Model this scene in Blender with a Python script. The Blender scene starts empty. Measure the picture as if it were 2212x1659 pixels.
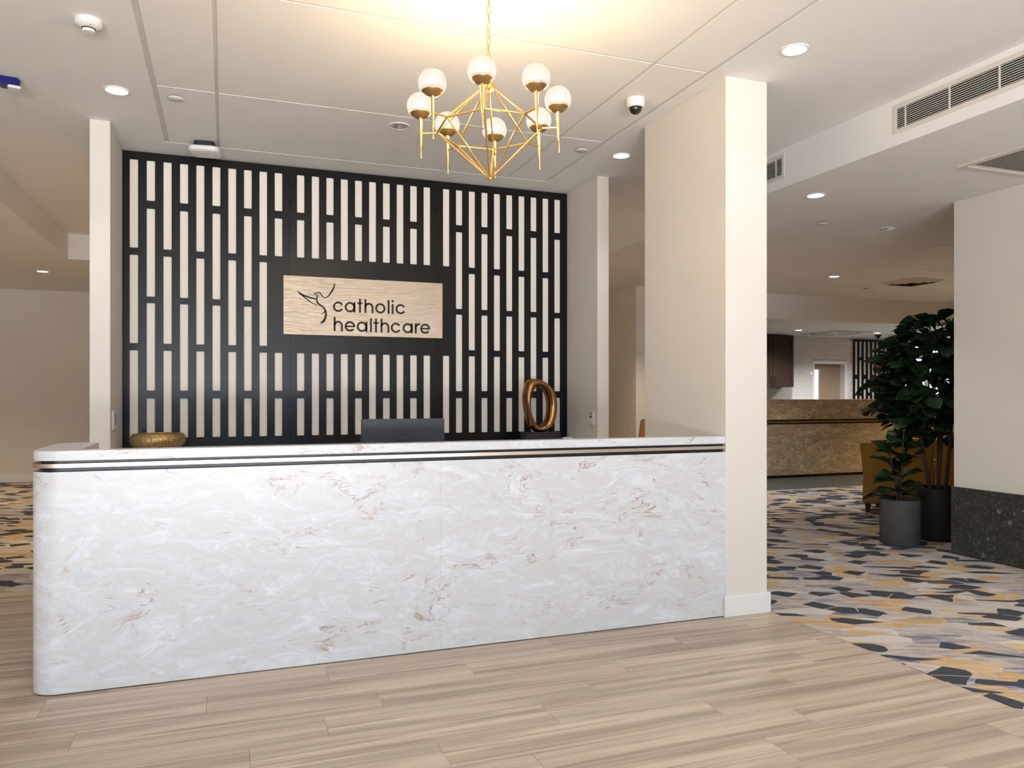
import bpy, bmesh, math, random
from mathutils import Matrix, Vector
PI = math.pi
random.seed(7)
SC = bpy.context.scene
COL = SC.collection

# ------------------------------------------------------------------ camera
CAM_H = 1.35
YAW = math.radians(20.3257)
cam_d = bpy.data.cameras.new('camera')
cam = bpy.data.objects.new('camera', cam_d)
COL.objects.link(cam)
cam.location = (0, 0, CAM_H)
cam.rotation_euler = (PI / 2, 0, -YAW)
cam_d.sensor_width = 36.0
cam_d.lens = 1668.374 / 2212 * 36.0
cam_d.shift_y = (853 - 829.5) / 2212
cam_d.clip_start = 0.05
SC.camera = cam

# ------------------------------------------------------------------ world, daylight, exposure
world = bpy.data.worlds.new('daylight_sky')
SC.world = world
world.use_nodes = True
bg = world.node_tree.nodes['Background']
bg.inputs[0].default_value = (0.80, 0.90, 1.0, 1)
bg.inputs[1].default_value = 2.2
SC.view_settings.view_transform = 'Standard'
SC.view_settings.look = 'None'
SC.view_settings.exposure = 0.0
SC.view_settings.gamma = 1.0
SC.view_settings.use_curve_mapping = False
SC.cycles.max_bounces = 5
SC.cycles.diffuse_bounces = 4
SC.cycles.glossy_bounces = 3
SC.cycles.transparent_max_bounces = 10
SC.cycles.adaptive_threshold = 0.10
SC.cycles.adaptive_min_samples = 14
SC.cycles.sample_clamp_indirect = 4.0
SC.cycles.caustics_reflective = False
SC.cycles.caustics_refractive = False


def area_light(name, loc, rot, sx, sy, power, color):
    d = bpy.data.lights.new(name, 'AREA')
    d.shape = 'RECTANGLE'
    d.size, d.size_y, d.energy, d.color = sx, sy, power, color
    o = bpy.data.objects.new(name, d)
    COL.objects.link(o)
    o.location, o.rotation_euler = loc, rot
    return o


# daylight entering through the glazed entrance behind the camera and the lounge windows, plus an added ceiling fill
area_light('entrance_daylight', (-0.4, -4.02, 1.32), (PI / 2, 0, 0), 5.4, 2.5, 120, (0.45, 0.70, 1.0))
area_light('ceiling_fill', (-0.4, -8.2, 0.02), (PI, 0, 0), 6.5, 7.5, 5300, (1.0, 0.955, 0.91))  # upward fill light added outside the entrance to brighten the ceiling
area_light('lounge_daylight', (15.6, 13.75, 1.7), (-PI / 2, 0, 0), 2.6, 1.6, 70, (0.86, 0.93, 1.0))

# ------------------------------------------------------------------ helpers
H, LOW, KIT = 3.293, 2.988, 2.585


def lin(r, g, b):
    f = lambda c: (c / 255 / 12.92) if c / 255 <= 0.04045 else ((c / 255 + 0.055) / 1.055) ** 2.4
    return (f(r), f(g), f(b), 1)


class NT:
    """tiny node-tree helper"""
    def __init__(s, name):
        s.m = bpy.data.materials.new(name)
        s.m.use_nodes = True
        s.t = s.m.node_tree
        s.b = s.t.nodes['Principled BSDF']
        s.out = s.t.nodes['Material Output']

    def n(s, typ, **k):
        nd = s.t.nodes.new(typ)
        for a, v in k.items():
            setattr(nd, a, v)
        return nd

    def l(s, a, b):
        s.t.links.new(a, b)

    def set(s, **k):
        for a, v in k.items():
            s.b.inputs[a.replace('_', ' ')].default_value = v

    def pos(s, scale=(1, 1, 1), rot=(0, 0, 0), loc=(0, 0, 0), src='pos'):
        if src == 'pos':
            g = s.n('ShaderNodeNewGeometry').outputs['Position']
        else:
            g = s.n('ShaderNodeTexCoord').outputs[src]
        m = s.n('ShaderNodeMapping')
        m.inputs['Scale'].default_value = scale
        m.inputs['Rotation'].default_value = rot
        m.inputs['Location'].default_value = loc
        s.l(g, m.inputs[0])
        return m.outputs[0]

    def noise(s, vec, scale, detail=3, rough=0.55, dist=0.0):
        n = s.n('ShaderNodeTexNoise')
        n.inputs['Scale'].default_value = scale
        n.inputs['Detail'].default_value = detail
        n.inputs['Roughness'].default_value = rough
        n.inputs['Distortion'].default_value = dist
        if vec is not None:
            s.l(vec, n.inputs['Vector'])
        return n

    def ramp(s, fac, stops, interp='LINEAR'):
        r = s.n('ShaderNodeValToRGB')
        r.color_ramp.interpolation = interp
        e = r.color_ramp.elements
        while len(e) < len(stops):
            e.new(0.5)
        for i, (p, c) in enumerate(stops):
            e[i].position = p
            e[i].color = c if len(c) == 4 else (*c, 1)
        s.l(fac, r.inputs[0])
        return r.outputs[0]

    def mix(s, fac, a, b, blend='MIX'):
        m = s.n('ShaderNodeMix', data_type='RGBA', blend_type=blend)
        for i, v in ((0, fac), (6, a), (7, b)):
            if isinstance(v, (int, float)):
                m.inputs[i].default_value = v
            elif isinstance(v, tuple):
                m.inputs[i].default_value = v
            else:
                s.l(v, m.inputs[i])
        return m.outputs[2]

    def math(s, op, a, b=None, clamp=False):
        m = s.n('ShaderNodeMath', operation=op, use_clamp=clamp)
        for i, v in ((0, a), (1, b)):
            if v is None:
                continue
            if isinstance(v, (int, float)):
                m.inputs[i].default_value = v
            else:
                s.l(v, m.inputs[i])
        return m.outputs[0]

    def bump(s, h, strength=0.1, dist=0.01):
        b = s.n('ShaderNodeBump')
        b.inputs['Strength'].default_value = strength
        b.inputs['Distance'].default_value = dist
        s.l(h, b.inputs['Height'])
        s.l(b.outputs[0], s.b.inputs['Normal'])

    def color(s, out):
        s.l(out, s.b.inputs['Base Color'])


def paint(name, col, rough=0.75, mottle=0.02, spec=0.3):
    t = NT(name)
    n = t.noise(t.pos((1, 1, 1)), 3.0, 1)
    c = (col[0], col[1], col[2], 1)
    d = tuple(max(0, v * (1 - mottle * 2)) for v in col[:3]) + (1,)
    t.color(t.mix(n.outputs[0], c, d))
    t.set(Roughness=rough, Specular_IOR_Level=spec)
    return t.m


def plain(name, col, rough=0.5, metal=0.0, spec=0.5, scale=60, var=0.06):
    t = NT(name)
    n = t.noise(t.pos(src='Object'), scale, 2)
    d = tuple(v * (1 - var) for v in col[:3]) + (1,)
    t.color(t.mix(n.outputs[0], (col[0], col[1], col[2], 1), d))
    t.set(Roughness=rough, Metallic=metal, Specular_IOR_Level=spec)
    return t.m


def emit(name, col, strength):
    t = NT(name)
    t.set(Base_Color=(col[0], col[1], col[2], 1), Emission_Color=(col[0], col[1], col[2], 1), Emission_Strength=strength)
    return t.m


def marble(name, base, warm, white, brown, blue, scale=1.0):
    t = NT(name)
    p = t.pos((scale * 0.72, scale * 0.72, scale * 1.9), rot=(0, 0.20, 0))
    w1 = t.noise(p, 1.3, 2, 0.5)
    v1 = t.n('ShaderNodeVectorMath', operation='MULTIPLY_ADD')
    t.l(w1.outputs['Color'], v1.inputs[0]); v1.inputs[1].default_value = (1.15, 1.15, 1.15); t.l(p, v1.inputs[2])
    w2 = t.noise(v1.outputs[0], 3.0, 3, 0.5)
    v2 = t.n('ShaderNodeVectorMath', operation='MULTIPLY_ADD')
    t.l(w2.outputs['Color'], v2.inputs[0]); v2.inputs[1].default_value = (0.55, 0.55, 0.55); t.l(v1.outputs[0], v2.inputs[2])
    q = v2.outputs[0]
    a = t.noise(q, 2.6, 5, 0.6).outputs[0]
    c = t.ramp(a, [(0.33, white), (0.46, base), (0.52, warm), (0.58, base), (0.70, white)])
    # fine flow lines
    fl = t.noise(q, 9.0, 6, 0.7).outputs[0]
    c = t.mix(t.ramp(fl, [(0.44, (0, 0, 0)), (0.50, (0.8, 0.8, 0.8)), (0.56, (0, 0, 0))]), c, warm)
    c = t.mix(t.ramp(fl, [(0.60, (0, 0, 0)), (0.66, (0.9, 0.9, 0.9)), (0.72, (0, 0, 0))]), c, white)
    # blue-grey clouds
    b = t.noise(q, 2.0, 4, 0.55).outputs[0]
    m = t.noise(t.pos((scale, scale, scale), loc=(3, 1, 7)), 4.0, 2).outputs[0]
    bm = t.math('MULTIPLY', t.ramp(b, [(0.56, (0, 0, 0)), (0.60, (0.7, 0.7, 0.7)), (0.63, (0, 0, 0))]),
                t.ramp(m, [(0.52, (0, 0, 0)), (0.66, (1, 1, 1))]))
    c = t.mix(bm, c, blue)
    # thin broken brown veins
    n3 = t.noise(q, 1.7, 5, 0.62).outputs[0]
    m2 = t.noise(t.pos((scale, scale, scale), loc=(9, 4, 2)), 3.6, 3, 0.6).outputs[0]
    vm = t.math('MULTIPLY', t.ramp(n3, [(0.486, (0, 0, 0)), (0.50, (1, 1, 1)), (0.514, (0, 0, 0))]),
                t.ramp(m2, [(0.50, (0, 0, 0)), (0.62, (1, 1, 1))]))
    c = t.mix(vm, c, brown)
    t.color(c)
    t.set(Roughness=0.28, Specular_IOR_Level=0.45)
    return t.m


def wood_floor(name):
    t = NT(name)
    rnd = t.n('ShaderNodeObjectInfo').outputs['Random']
    off = t.n('ShaderNodeCombineXYZ')
    t.l(t.math('MULTIPLY', rnd, 37.0), off.inputs[0]); t.l(t.math('MULTIPLY', rnd, 91.0), off.inputs[2])
    add = t.n('ShaderNodeVectorMath', operation='ADD')
    t.l(t.n('ShaderNodeNewGeometry').outputs['Position'], add.inputs[0]); t.l(off.outputs[0], add.inputs[1])

    def mp(sc):
        m = t.n('ShaderNodeMapping'); m.inputs['Scale'].default_value = sc
        t.l(add.outputs[0], m.inputs[0]); return m.outputs[0]
    band = t.noise(mp((0.55, 11.0, 1)), 1.0, 3, 0.5, 0.4).outputs[0]
    c = t.ramp(band, [(0.30, lin(150, 136, 123)), (0.43, lin(178, 163, 146)), (0.54, lin(197, 182, 164)), (0.70, lin(216, 202, 183))])
    streak = t.noise(mp((1.0, 34.0, 1)), 1.0, 4, 0.6, 0.6).outputs[0]
    c = t.mix(t.ramp(streak, [(0.36, (0.8, 0.8, 0.8)), (0.48, (0, 0, 0))]), c, lin(150, 131, 114))
    fine = t.noise(mp((5.0, 190.0, 1)), 1.0, 3, 0.6).outputs[0]
    c = t.mix(t.math('MULTIPLY', fine, 0.35), c, lin(168, 149, 130))
    knot = t.noise(mp((3.0, 16.0, 1)), 1.0, 2, 0.5, 1.2).outputs[0]
    c = t.mix(t.ramp(knot, [(0.71, (0, 0, 0)), (0.78, (0.5, 0.5, 0.5))]), c, lin(120, 92, 70))
    hs = t.n('ShaderNodeHueSaturation')
    t.l(t.math('ADD', t.math('MULTIPLY', rnd, 0.10), 0.95), hs.inputs['Value'])
    t.l(c, hs.inputs['Color'])
    t.color(hs.outputs[0])
    t.set(Roughness=0.42, Specular_IOR_Level=0.4)
    t.bump(fine, 0.04, 0.002)
    return t.m


def carpet_mat(name):
    t = NT(name)
    p0 = t.pos((1, 1, 1), rot=(0, 0, math.radians(28)))
    # slight hand-drawn wobble of the shapes
    wob = t.noise(p0, 3.5, 1).outputs['Color']
    va = t.n('ShaderNodeVectorMath', operation='MULTIPLY_ADD')
    t.l(wob, va.inputs[0]); va.inputs[1].default_value = (0.07, 0.07, 0); t.l(p0, va.inputs[2])
    p = va.outputs[0]

    def mp(sc, rot=0.0, loc=(0, 0, 0)):
        m = t.n('ShaderNodeMapping'); m.inputs['Scale'].default_value = sc
        m.inputs['Rotation'].default_value = (0, 0, rot); m.inputs['Location'].default_value = loc
        t.l(p, m.inputs[0]); return m.outputs[0]

    def vor(vec, scale, feat='F1', rnd=0.8, metric='EUCLIDEAN'):
        v = t.n('ShaderNodeTexVoronoi', voronoi_dimensions='2D', feature=feat)
        if feat == 'F1':
            v.distance = metric
        v.inputs['Scale'].default_value = scale
        v.inputs['Randomness'].default_value = rnd
        t.l(vec, v.inputs['Vector'])
        return v
    long_ = mp((3.7, 9.8, 1), 0.0)
    # long brushed shards in taupe, stone and lilac-grey
    v1 = vor(long_, 1.0)
    sep = t.n('ShaderNodeSeparateColor'); t.l(v1.outputs['Color'], sep.inputs[0])
    taupe, stone, pale, lilac, slate = lin(168, 155, 150), lin(192, 181, 174), lin(214, 206, 197), lin(132, 124, 150), lin(110, 116, 128)
    c = t.ramp(sep.outputs[0], [(0, taupe), (0.24, stone), (0.42, pale), (0.58, lin(180, 170, 164)), (0.74, stone), (0.83, lilac), (0.93, slate)], 'CONSTANT')
    brush = t.noise(mp((5.5, 34, 1)), 1.0, 4, 0.65).outputs[0]
    c = t.mix(t.ramp(brush, [(0.42, (0, 0, 0)), (0.62, (0.75, 0.75, 0.75))]), c, lin(220, 212, 202))
    # mustard patches
    v2 = vor(mp((5.3, 8.3, 1), 0.35, (4.3, 1.7, 0)), 1.0, rnd=0.75)
    s2 = t.n('ShaderNodeSeparateColor'); t.l(v2.outputs['Color'], s2.inputs[0])
    mus = t.math('GREATER_THAN', s2.outputs[1], 0.74)
    speck = t.noise(t.pos((1, 1, 1)), 60, 3, 0.7).outputs[0]
    musf = t.math('MULTIPLY', mus, t.ramp(brush, [(0.33, (1, 1, 1)), (0.66, (0.25, 0.25, 0.25))]))
    c = t.mix(musf, c, lin(214, 168, 92))
    # broken pale outlines
    e1 = vor(long_, 1.0, 'DISTANCE_TO_EDGE').outputs['Distance']
    line = t.math('MULTIPLY', t.math('LESS_THAN', e1, 0.022), t.ramp(brush, [(0.40, (0, 0, 0)), (0.55, (0.8, 0.8, 0.8))]))
    c = t.mix(line, c, lin(214, 206, 194))
    # charcoal-navy blocks and slivers
    v3 = vor(mp((6.3, 7.8, 1), 0.62, (1.1, 8.4, 0)), 1.0, rnd=0.62)
    s3 = t.n('ShaderNodeSeparateColor'); t.l(v3.outputs['Color'], s3.inputs[0])
    e3 = vor(mp((6.3, 7.8, 1), 0.62, (1.1, 8.4, 0)), 1.0, 'DISTANCE_TO_EDGE', 0.62).outputs['Distance']
    navy = t.mix(speck, lin(30, 36, 46), lin(84, 92, 102))
    dk = t.math('MULTIPLY', t.math('GREATER_THAN', s3.outputs[2], 0.79), t.math('GREATER_THAN', e3, 0.03))
    c = t.mix(dk, c, navy)
    v4 = vor(mp((3.7, 14.0, 1), -0.25, (7.7, 3.2, 0)), 1.0, rnd=0.9)
    s4 = t.n('ShaderNodeSeparateColor'); t.l(v4.outputs['Color'], s4.inputs[0])
    e4 = vor(mp((3.7, 14.0, 1), -0.25, (7.7, 3.2, 0)), 1.0, 'DISTANCE_TO_EDGE', 0.9).outputs['Distance']
    sl = t.math('MULTIPLY', t.math('GREATER_THAN', s4.outputs[0], 0.86), t.math('GREATER_THAN', e4, 0.06))
    c = t.mix(sl, c, navy)
    # pile speckle
    pile = t.noise(t.pos((1, 1, 1)), 260, 3, 0.8).outputs[0]
    c = t.mix(t.ramp(pile, [(0.45, (0.30, 0.30, 0.30)), (0.6, (0, 0, 0))]), c, lin(90, 84, 80))
    t.color(c)
    t.set(Roughness=0.95, Specular_IOR_Level=0.1)
    t.bump(pile, 0.35, 0.004)
    return t.m


def terrazzo(name):
    t = NT(name)
    p = t.pos((1, 1, 1))
    base = t.ramp(t.noise(p, 9, 4, 0.7).outputs[0], [(0.3, lin(40, 41, 38)), (0.7, lin(66, 66, 60))])
    c = base
    for sc, th, col, rs in ((55, 0.78, lin(112, 111, 104), 1.0), (150, 0.75, lin(140, 138, 128), 1.0), (13, 0.83, lin(128, 128, 120), 0.9)):
        v = t.n('ShaderNodeTexVoronoi'); v.inputs['Scale'].default_value = sc
        t.l(p, v.inputs['Vector'])
        s = t.n('ShaderNodeSeparateColor'); t.l(v.outputs['Color'], s.inputs[0])
        inside = t.math('LESS_THAN', v.outputs['Distance'], 0.33 * rs)
        c = t.mix(t.math('MULTIPLY', t.math('MULTIPLY', t.math('GREATER_THAN', s.outputs[0], th), inside), 0.75), c, col)
    t.color(c)
    t.set(Roughness=0.45)
    return t.m


def brushed(name, col, rough=0.3, vertical=True, bump=0.06):
    t = NT(name)
    p = t.pos((1, 1, 1), src='Object')
    m = t.n('ShaderNodeMapping')
    m.inputs['Scale'].default_value = (140, 140, 1.2) if vertical else (2, 2, 620)
    t.l(p, m.inputs[0])
    n = t.noise(m.outputs[0], 4.0, 1, 0.5).outputs[0]
    t.color(t.mix(n, (*col, 1), (*[c * 0.86 for c in col], 1)))
    t.l(t.math('ADD', t.math('MULTIPLY', n, 0.10), rough - 0.05), t.b.inputs['Roughness'])
    t.set(Metallic=1.0)
    t.bump(n, bump, 0.001)
    return t.m


def leaf_mat(name):
    t = NT(name)
    uv = t.n('ShaderNodeTexCoord').outputs['UV']
    s = t.n('ShaderNodeSeparateXYZ'); t.l(uv, s.inputs[0])
    u = t.math('ABSOLUTE', t.math('SUBTRACT', s.outputs[0], 0.5))
    mid = t.math('LESS_THAN', u, 0.022)
    fr = t.math('FRACT', t.math('MULTIPLY', t.math('SUBTRACT', s.outputs[1], t.math('MULTIPLY', u, 0.55)), 6.0))
    vein = t.math('MULTIPLY', t.math('LESS_THAN', fr, 0.07), 0.6)
    f = t.math('MAXIMUM', mid, vein)
    n = t.noise(t.pos((1, 1, 1)), 4, 2).outputs[0]
    base = t.mix(n, (0.006, 0.020, 0.005, 1), (0.016, 0.045, 0.010, 1))
    t.color(t.mix(f, base, (0.04, 0.085, 0.028, 1)))
    t.set(Roughness=0.42, Specular_IOR_Level=0.4)
    return t.m


M = {}
M['ceiling'] = paint('ceiling_white_paint', (0.87, 0.855, 0.83))
M['wall'] = paint('warm_white_wall_paint', (0.78, 0.738, 0.675))
M['shadowline'] = paint('grey_shadow_line_trim', (0.66, 0.64, 0.60))
M['trimwhite'] = paint('white_gloss_trim', (0.84, 0.84, 0.83), 0.4)
M['white'] = plain('white_plastic', (0.82, 0.81, 0.78), 0.4)
M['cream'] = paint('cream_backing', (0.92, 0.865, 0.79))
M['marble'] = marble('swirled_white_solid_surface', lin(216, 220, 228), lin(211, 211, 213), lin(229, 233, 241), lin(170, 142, 126), lin(200, 205, 219), 1.7)
M['barstone'] = marble('swirled_beige_solid_surface', lin(202, 184, 155), lin(168, 146, 116), lin(230, 214, 188), lin(88, 62, 42), lin(140, 136, 138), 1.7)
M['wood'] = wood_floor('pale_oak_plank')
M['carpet'] = carpet_mat('geometric_carpet')
M['vinyl'] = plain('grey_speckled_vinyl', (0.13, 0.135, 0.13), 0.5, scale=30, var=0.4)
M['terrazzo'] = terrazzo('dark_terrazzo')
M['joint'] = plain('dark_joint', (0.03, 0.03, 0.03), 0.8)
M['black'] = plain('black_powder_coat', (0.008, 0.007, 0.007), 0.30, 0, 0.28)
M['channel'] = plain('black_channel', (0.010, 0.011, 0.016), 0.35)
M['champagne'] = brushed('brushed_champagne_metal', (0.72, 0.60, 0.52), 0.32, False)
M['steel'] = brushed('brushed_sign_metal', (0.40, 0.33, 0.255), 0.26, False, 0.5)
M['gold'] = plain('satin_gold', (0.82, 0.55, 0.19), 0.28, 1.0)
M['brassdark'] = brushed('antique_brass_cup', (0.55, 0.38, 0.17), 0.35, True)
M['bronze'] = plain('polished_bronze', (0.42, 0.21, 0.07), 0.12, 1.0)
M['plinth'] = plain('charcoal_plinth', (0.02, 0.02, 0.024), 0.4)
M['letter'] = plain('black_lettering', (0.006, 0.005, 0.005), 0.6)
M['monitor'] = plain('dark_monitor_plastic', (0.034, 0.037, 0.050), 0.5)
M['dark'] = plain('vent_shadow_black', (0.008, 0.008, 0.008), 0.9)
M['slat'] = plain('cream_grille_metal', (0.74, 0.69, 0.62), 0.4)
M['mesh'] = plain('perforated_grey', (0.34, 0.30, 0.28), 0.7, scale=220, var=0.6)
def perforated():
    t = NT('perforated_vent_plate')
    v = t.n('ShaderNodeTexVoronoi', voronoi_dimensions='2D'); v.inputs['Scale'].default_value = 75; v.inputs['Randomness'].default_value = 0
    t.l(t.pos((1, 1, 1), src='Object', rot=(0, 0, 0.785)), v.inputs['Vector'])
    t.color(t.ramp(v.outputs['Distance'], [(0.33, (0.05, 0.045, 0.04)), (0.42, (0.42, 0.38, 0.35))]))
    t.set(Roughness=0.7)
    return t.m


M['mesh'] = perforated()
M['lit'] = emit('downlight_lens_lit', (1.0, 0.98, 0.95), 14)
M['unlit'] = plain('downlight_reflector', (0.62, 0.60, 0.57), 0.2, 0.6)
M['blue'] = plain('blue_strobe_lens', (0.010, 0.010, 0.16), 0.12)
M['screen'] = plain('blue_grey_display', (0.16, 0.18, 0.34), 0.2)
M['domeglass'] = plain('smoked_dome', (0.012, 0.008, 0.006), 0.05, 0, 0.8)
M['mustard'] = plain('mustard_upholstery', (0.42, 0.235, 0.035), 0.85, scale=90, var=0.3)
M['tan'] = plain('amber_leather', (0.55, 0.23, 0.045), 0.45)
M['darkwood'] = plain('dark_stained_wood', (0.030, 0.017, 0.010), 0.4)
M['cabinet'] = plain('espresso_cabinet', (0.030, 0.015, 0.008), 0.45)
M['leaf'] = leaf_mat('fiddle_leaf')
M['stem'] = plain('brown_stem', (0.07, 0.045, 0.03), 0.8)
M['soil'] = plain('potting_soil', (0.05, 0.028, 0.018), 0.95, var=0.7)
M['concrete'] = plain('grey_concrete_pot', (0.10, 0.097, 0.09), 0.7, scale=7, var=0.5)
M['darkpot'] = plain('black_pot', (0.012, 0.012, 0.012), 0.6)
M['tile'] = plain('glazed_white_tile', (0.74, 0.70, 0.67), 0.07, 0, 0.6, scale=3, var=0.05)
M['grout'] = plain('pale_grout', (0.52, 0.49, 0.47), 0.8)
M['doorpaint'] = plain('taupe_door_paint', (0.34, 0.25, 0.17), 0.5)
M['copper'] = plain('copper', (0.60, 0.24, 0.11), 0.25, 1.0)
M['bowl'] = None
M['bulb'] = emit('bulb_glow', (1.0, 0.88, 0.66), 14)


def globe_mat():
    t = NT('seeded_glass_globe')
    tr = t.n('ShaderNodeBsdfTransparent'); tr.inputs[0].default_value = (1.0, 0.985, 0.96, 1)
    gl = t.n('ShaderNodeBsdfGlossy'); gl.inputs['Roughness'].default_value = 0.08
    em = t.n('ShaderNodeEmission'); em.inputs[0].default_value = (1.0, 0.92, 0.80, 1); em.inputs[1].default_value = 1.15
    fr = t.n('ShaderNodeLayerWeight'); fr.inputs[0].default_value = 0.25
    m1 = t.n('ShaderNodeMixShader'); m1.inputs[0].default_value = 0.55
    t.l(tr.outputs[0], m1.inputs[1]); t.l(em.outputs[0], m1.inputs[2])
    m2 = t.n('ShaderNodeMixShader')
    t.l(t.math('MULTIPLY', fr.outputs['Fresnel'], 0.5), m2.inputs[0])
    t.l(m1.outputs[0], m2.inputs[1]); t.l(gl.outputs[0], m2.inputs[2])
    t.l(m2.outputs[0], t.out.inputs[0])
    t.m.cycles.emission_sampling = 'NONE'
    return t.m


def pane_mat():
    t = NT('window_glass')
    tr = t.n('ShaderNodeBsdfTransparent')
    gl = t.n('ShaderNodeBsdfGlossy'); gl.inputs['Roughness'].default_value = 0.02
    m = t.n('ShaderNodeMixShader'); m.inputs[0].default_value = 0.06
    t.l(tr.outputs[0], m.inputs[1]); t.l(gl.outputs[0], m.inputs[2])
    t.l(m.outputs[0], t.out.inputs[0])
    return t.m


def bowl_mat():
    t = NT('antique_gold_ribbed')
    n = t.noise(t.pos((30, 30, 2), src='Object'), 4.0, 3).outputs[0]
    t.color(t.ramp(n, [(0.3, lin(140, 106, 58)), (0.7, lin(222, 190, 128))]))
    t.set(Metallic=0.55, Roughness=0.36)
    return t.m


for k_ in ('lit', 'bulb'):
    M[k_].cycles.emission_sampling = 'NONE'
M['globe'], M['pane'], M['bowl'] = globe_mat(), pane_mat(), bowl_mat()


class MB:
    def __init__(s):
        s.v, s.f = [], []
        s.smooth = False

    def add(s, vs, fs):
        o = len(s.v)
        s.v += [tuple(q) for q in vs]
        s.f += [tuple(i + o for i in q) for q in fs]
        return s

    def box(s, x0, x1, y0, y1, z0, z1):
        return s.add([(x0, y0, z0), (x1, y0, z0), (x1, y1, z0), (x0, y1, z0), (x0, y0, z1), (x1, y0, z1), (x1, y1, z1), (x0, y1, z1)],
                     [(3, 2, 1, 0), (4, 5, 6, 7), (0, 1, 5, 4), (1, 2, 6, 5), (2, 3, 7, 6), (3, 0, 4, 7)])

    def tube(s, a, b, r0, r1=None, n=10, caps=True):
        r1 = r0 if r1 is None else r1
        a, b = Vector(a), Vector(b)
        d = (b - a).normalized()
        u = d.orthogonal().normalized()
        w = d.cross(u)
        vs = []
        for c, r in ((a, r0), (b, r1)):
            for k in range(n):
                t = 2 * PI * k / n
                vs.append(c + u * (r * math.cos(t)) + w * (r * math.sin(t)))
        fs = [(k, (k + 1) % n, n + (k + 1) % n, n + k) for k in range(n)]
        if caps:
            fs += [tuple(range(n - 1, -1, -1)), tuple(range(n, 2 * n))]
        return s.add(vs, fs)

    def lathe(s, prof, n=32, c=(0, 0, 0), closed=False):
        vs, fs = [], []
        for r, z in prof:
            for k in range(n):
                t = 2 * PI * k / n
                vs.append((c[0] + r * math.cos(t), c[1] + r * math.sin(t), c[2] + z))
        m = len(prof)
        for j in range(m - 1 if not closed else m):
            for k in range(n):
                a, b = j * n + k, j * n + (k + 1) % n
                jj = (j + 1) % m
                fs.append((a, b, jj * n + (k + 1) % n, jj * n + k))
        return s.add(vs, fs)

    def prism(s, pts, z0, z1):
        n = len(pts)
        vs = [(x, y, z0) for x, y in pts] + [(x, y, z1) for x, y in pts]
        fs = [tuple(range(n - 1, -1, -1)), tuple(range(n, 2 * n))]
        fs += [(k, (k + 1) % n, n + (k + 1) % n, n + k) for k in range(n)]
        return s.add(vs, fs)

    def sphere(s, c, r, n=16, m=10, sz=1.0):
        prof = []
        for j in range(m + 1):
            a = -PI / 2 + PI * j / m
            prof.append((max(r * math.cos(a), 1e-5), r * sz * math.sin(a)))
        return s.lathe(prof, n, c)

    def mesh(s, name, smooth=False):
        me = bpy.data.meshes.new(name)
        me.from_pydata(s.v, [], s.f)
        bm = bmesh.new(); bm.from_mesh(me)
        bmesh.ops.remove_doubles(bm, verts=bm.verts, dist=1e-6)
        bmesh.ops.recalc_face_normals(bm, faces=bm.faces)
        bm.to_mesh(me); bm.free()
        if smooth:
            me.shade_smooth()
        return me

    def build(s, name, mat, parent=None, smooth=False, bevel=0.0, seg=2, loc=None, sharp=35):
        me = s.mesh(name, False)
        if bevel:
            bm = bmesh.new(); bm.from_mesh(me)
            es = [e for e in bm.edges if len(e.link_faces) == 2 and e.calc_face_angle(0) > math.radians(30)]
            bmesh.ops.bevel(bm, geom=es, offset=bevel, segments=seg, affect='EDGES', clamp_overlap=True)
            bm.to_mesh(me); bm.free()
        if smooth:
            me.shade_smooth()
            me.set_sharp_from_angle(angle=math.radians(sharp))
        return obj(name, me, mat, parent, loc)


def obj(name, me, mat, parent=None, loc=None):
    o = bpy.data.objects.new(name, me)
    if me is not None and mat is not None and not me.materials:
        me.materials.append(mat)
    COL.objects.link(o)
    if parent is not None:
        o.parent = parent
    if loc is not None:
        o.location = loc
    return o


def tag(o, label=None, cat=None, group=None, kind=None):
    for k, v in (('label', label), ('category', cat), ('group', group), ('kind', kind)):
        if v:
            o[k] = v
    return o


def thing(name, label, cat, loc=(0, 0, 0), rz=0, group=None):
    o = bpy.data.objects.new(name, None)
    o.empty_display_size = 0.05
    COL.objects.link(o)
    o.location = loc
    o.rotation_euler = (0, 0, rz)
    return tag(o, label, cat, group)


def struct(name, mb, mat, label, cat, bevel=0):
    return tag(mb.build(name, mat, bevel=bevel, seg=1), label, cat, kind='structure')


def copy_tree(o, parent=None):
    c = o.copy(); COL.objects.link(c); c.parent = parent
    for ch in list(o.children):
        copy_tree(ch, c)
    return c


def point(name, loc, power, color, radius, parent=None):
    d = bpy.data.lights.new(name, 'POINT')
    d.energy, d.color, d.shadow_soft_size = power, color, radius
    o = bpy.data.objects.new(name, d); COL.objects.link(o)
    o.location = loc
    if parent is not None:
        o.parent = parent
    return o


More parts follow.
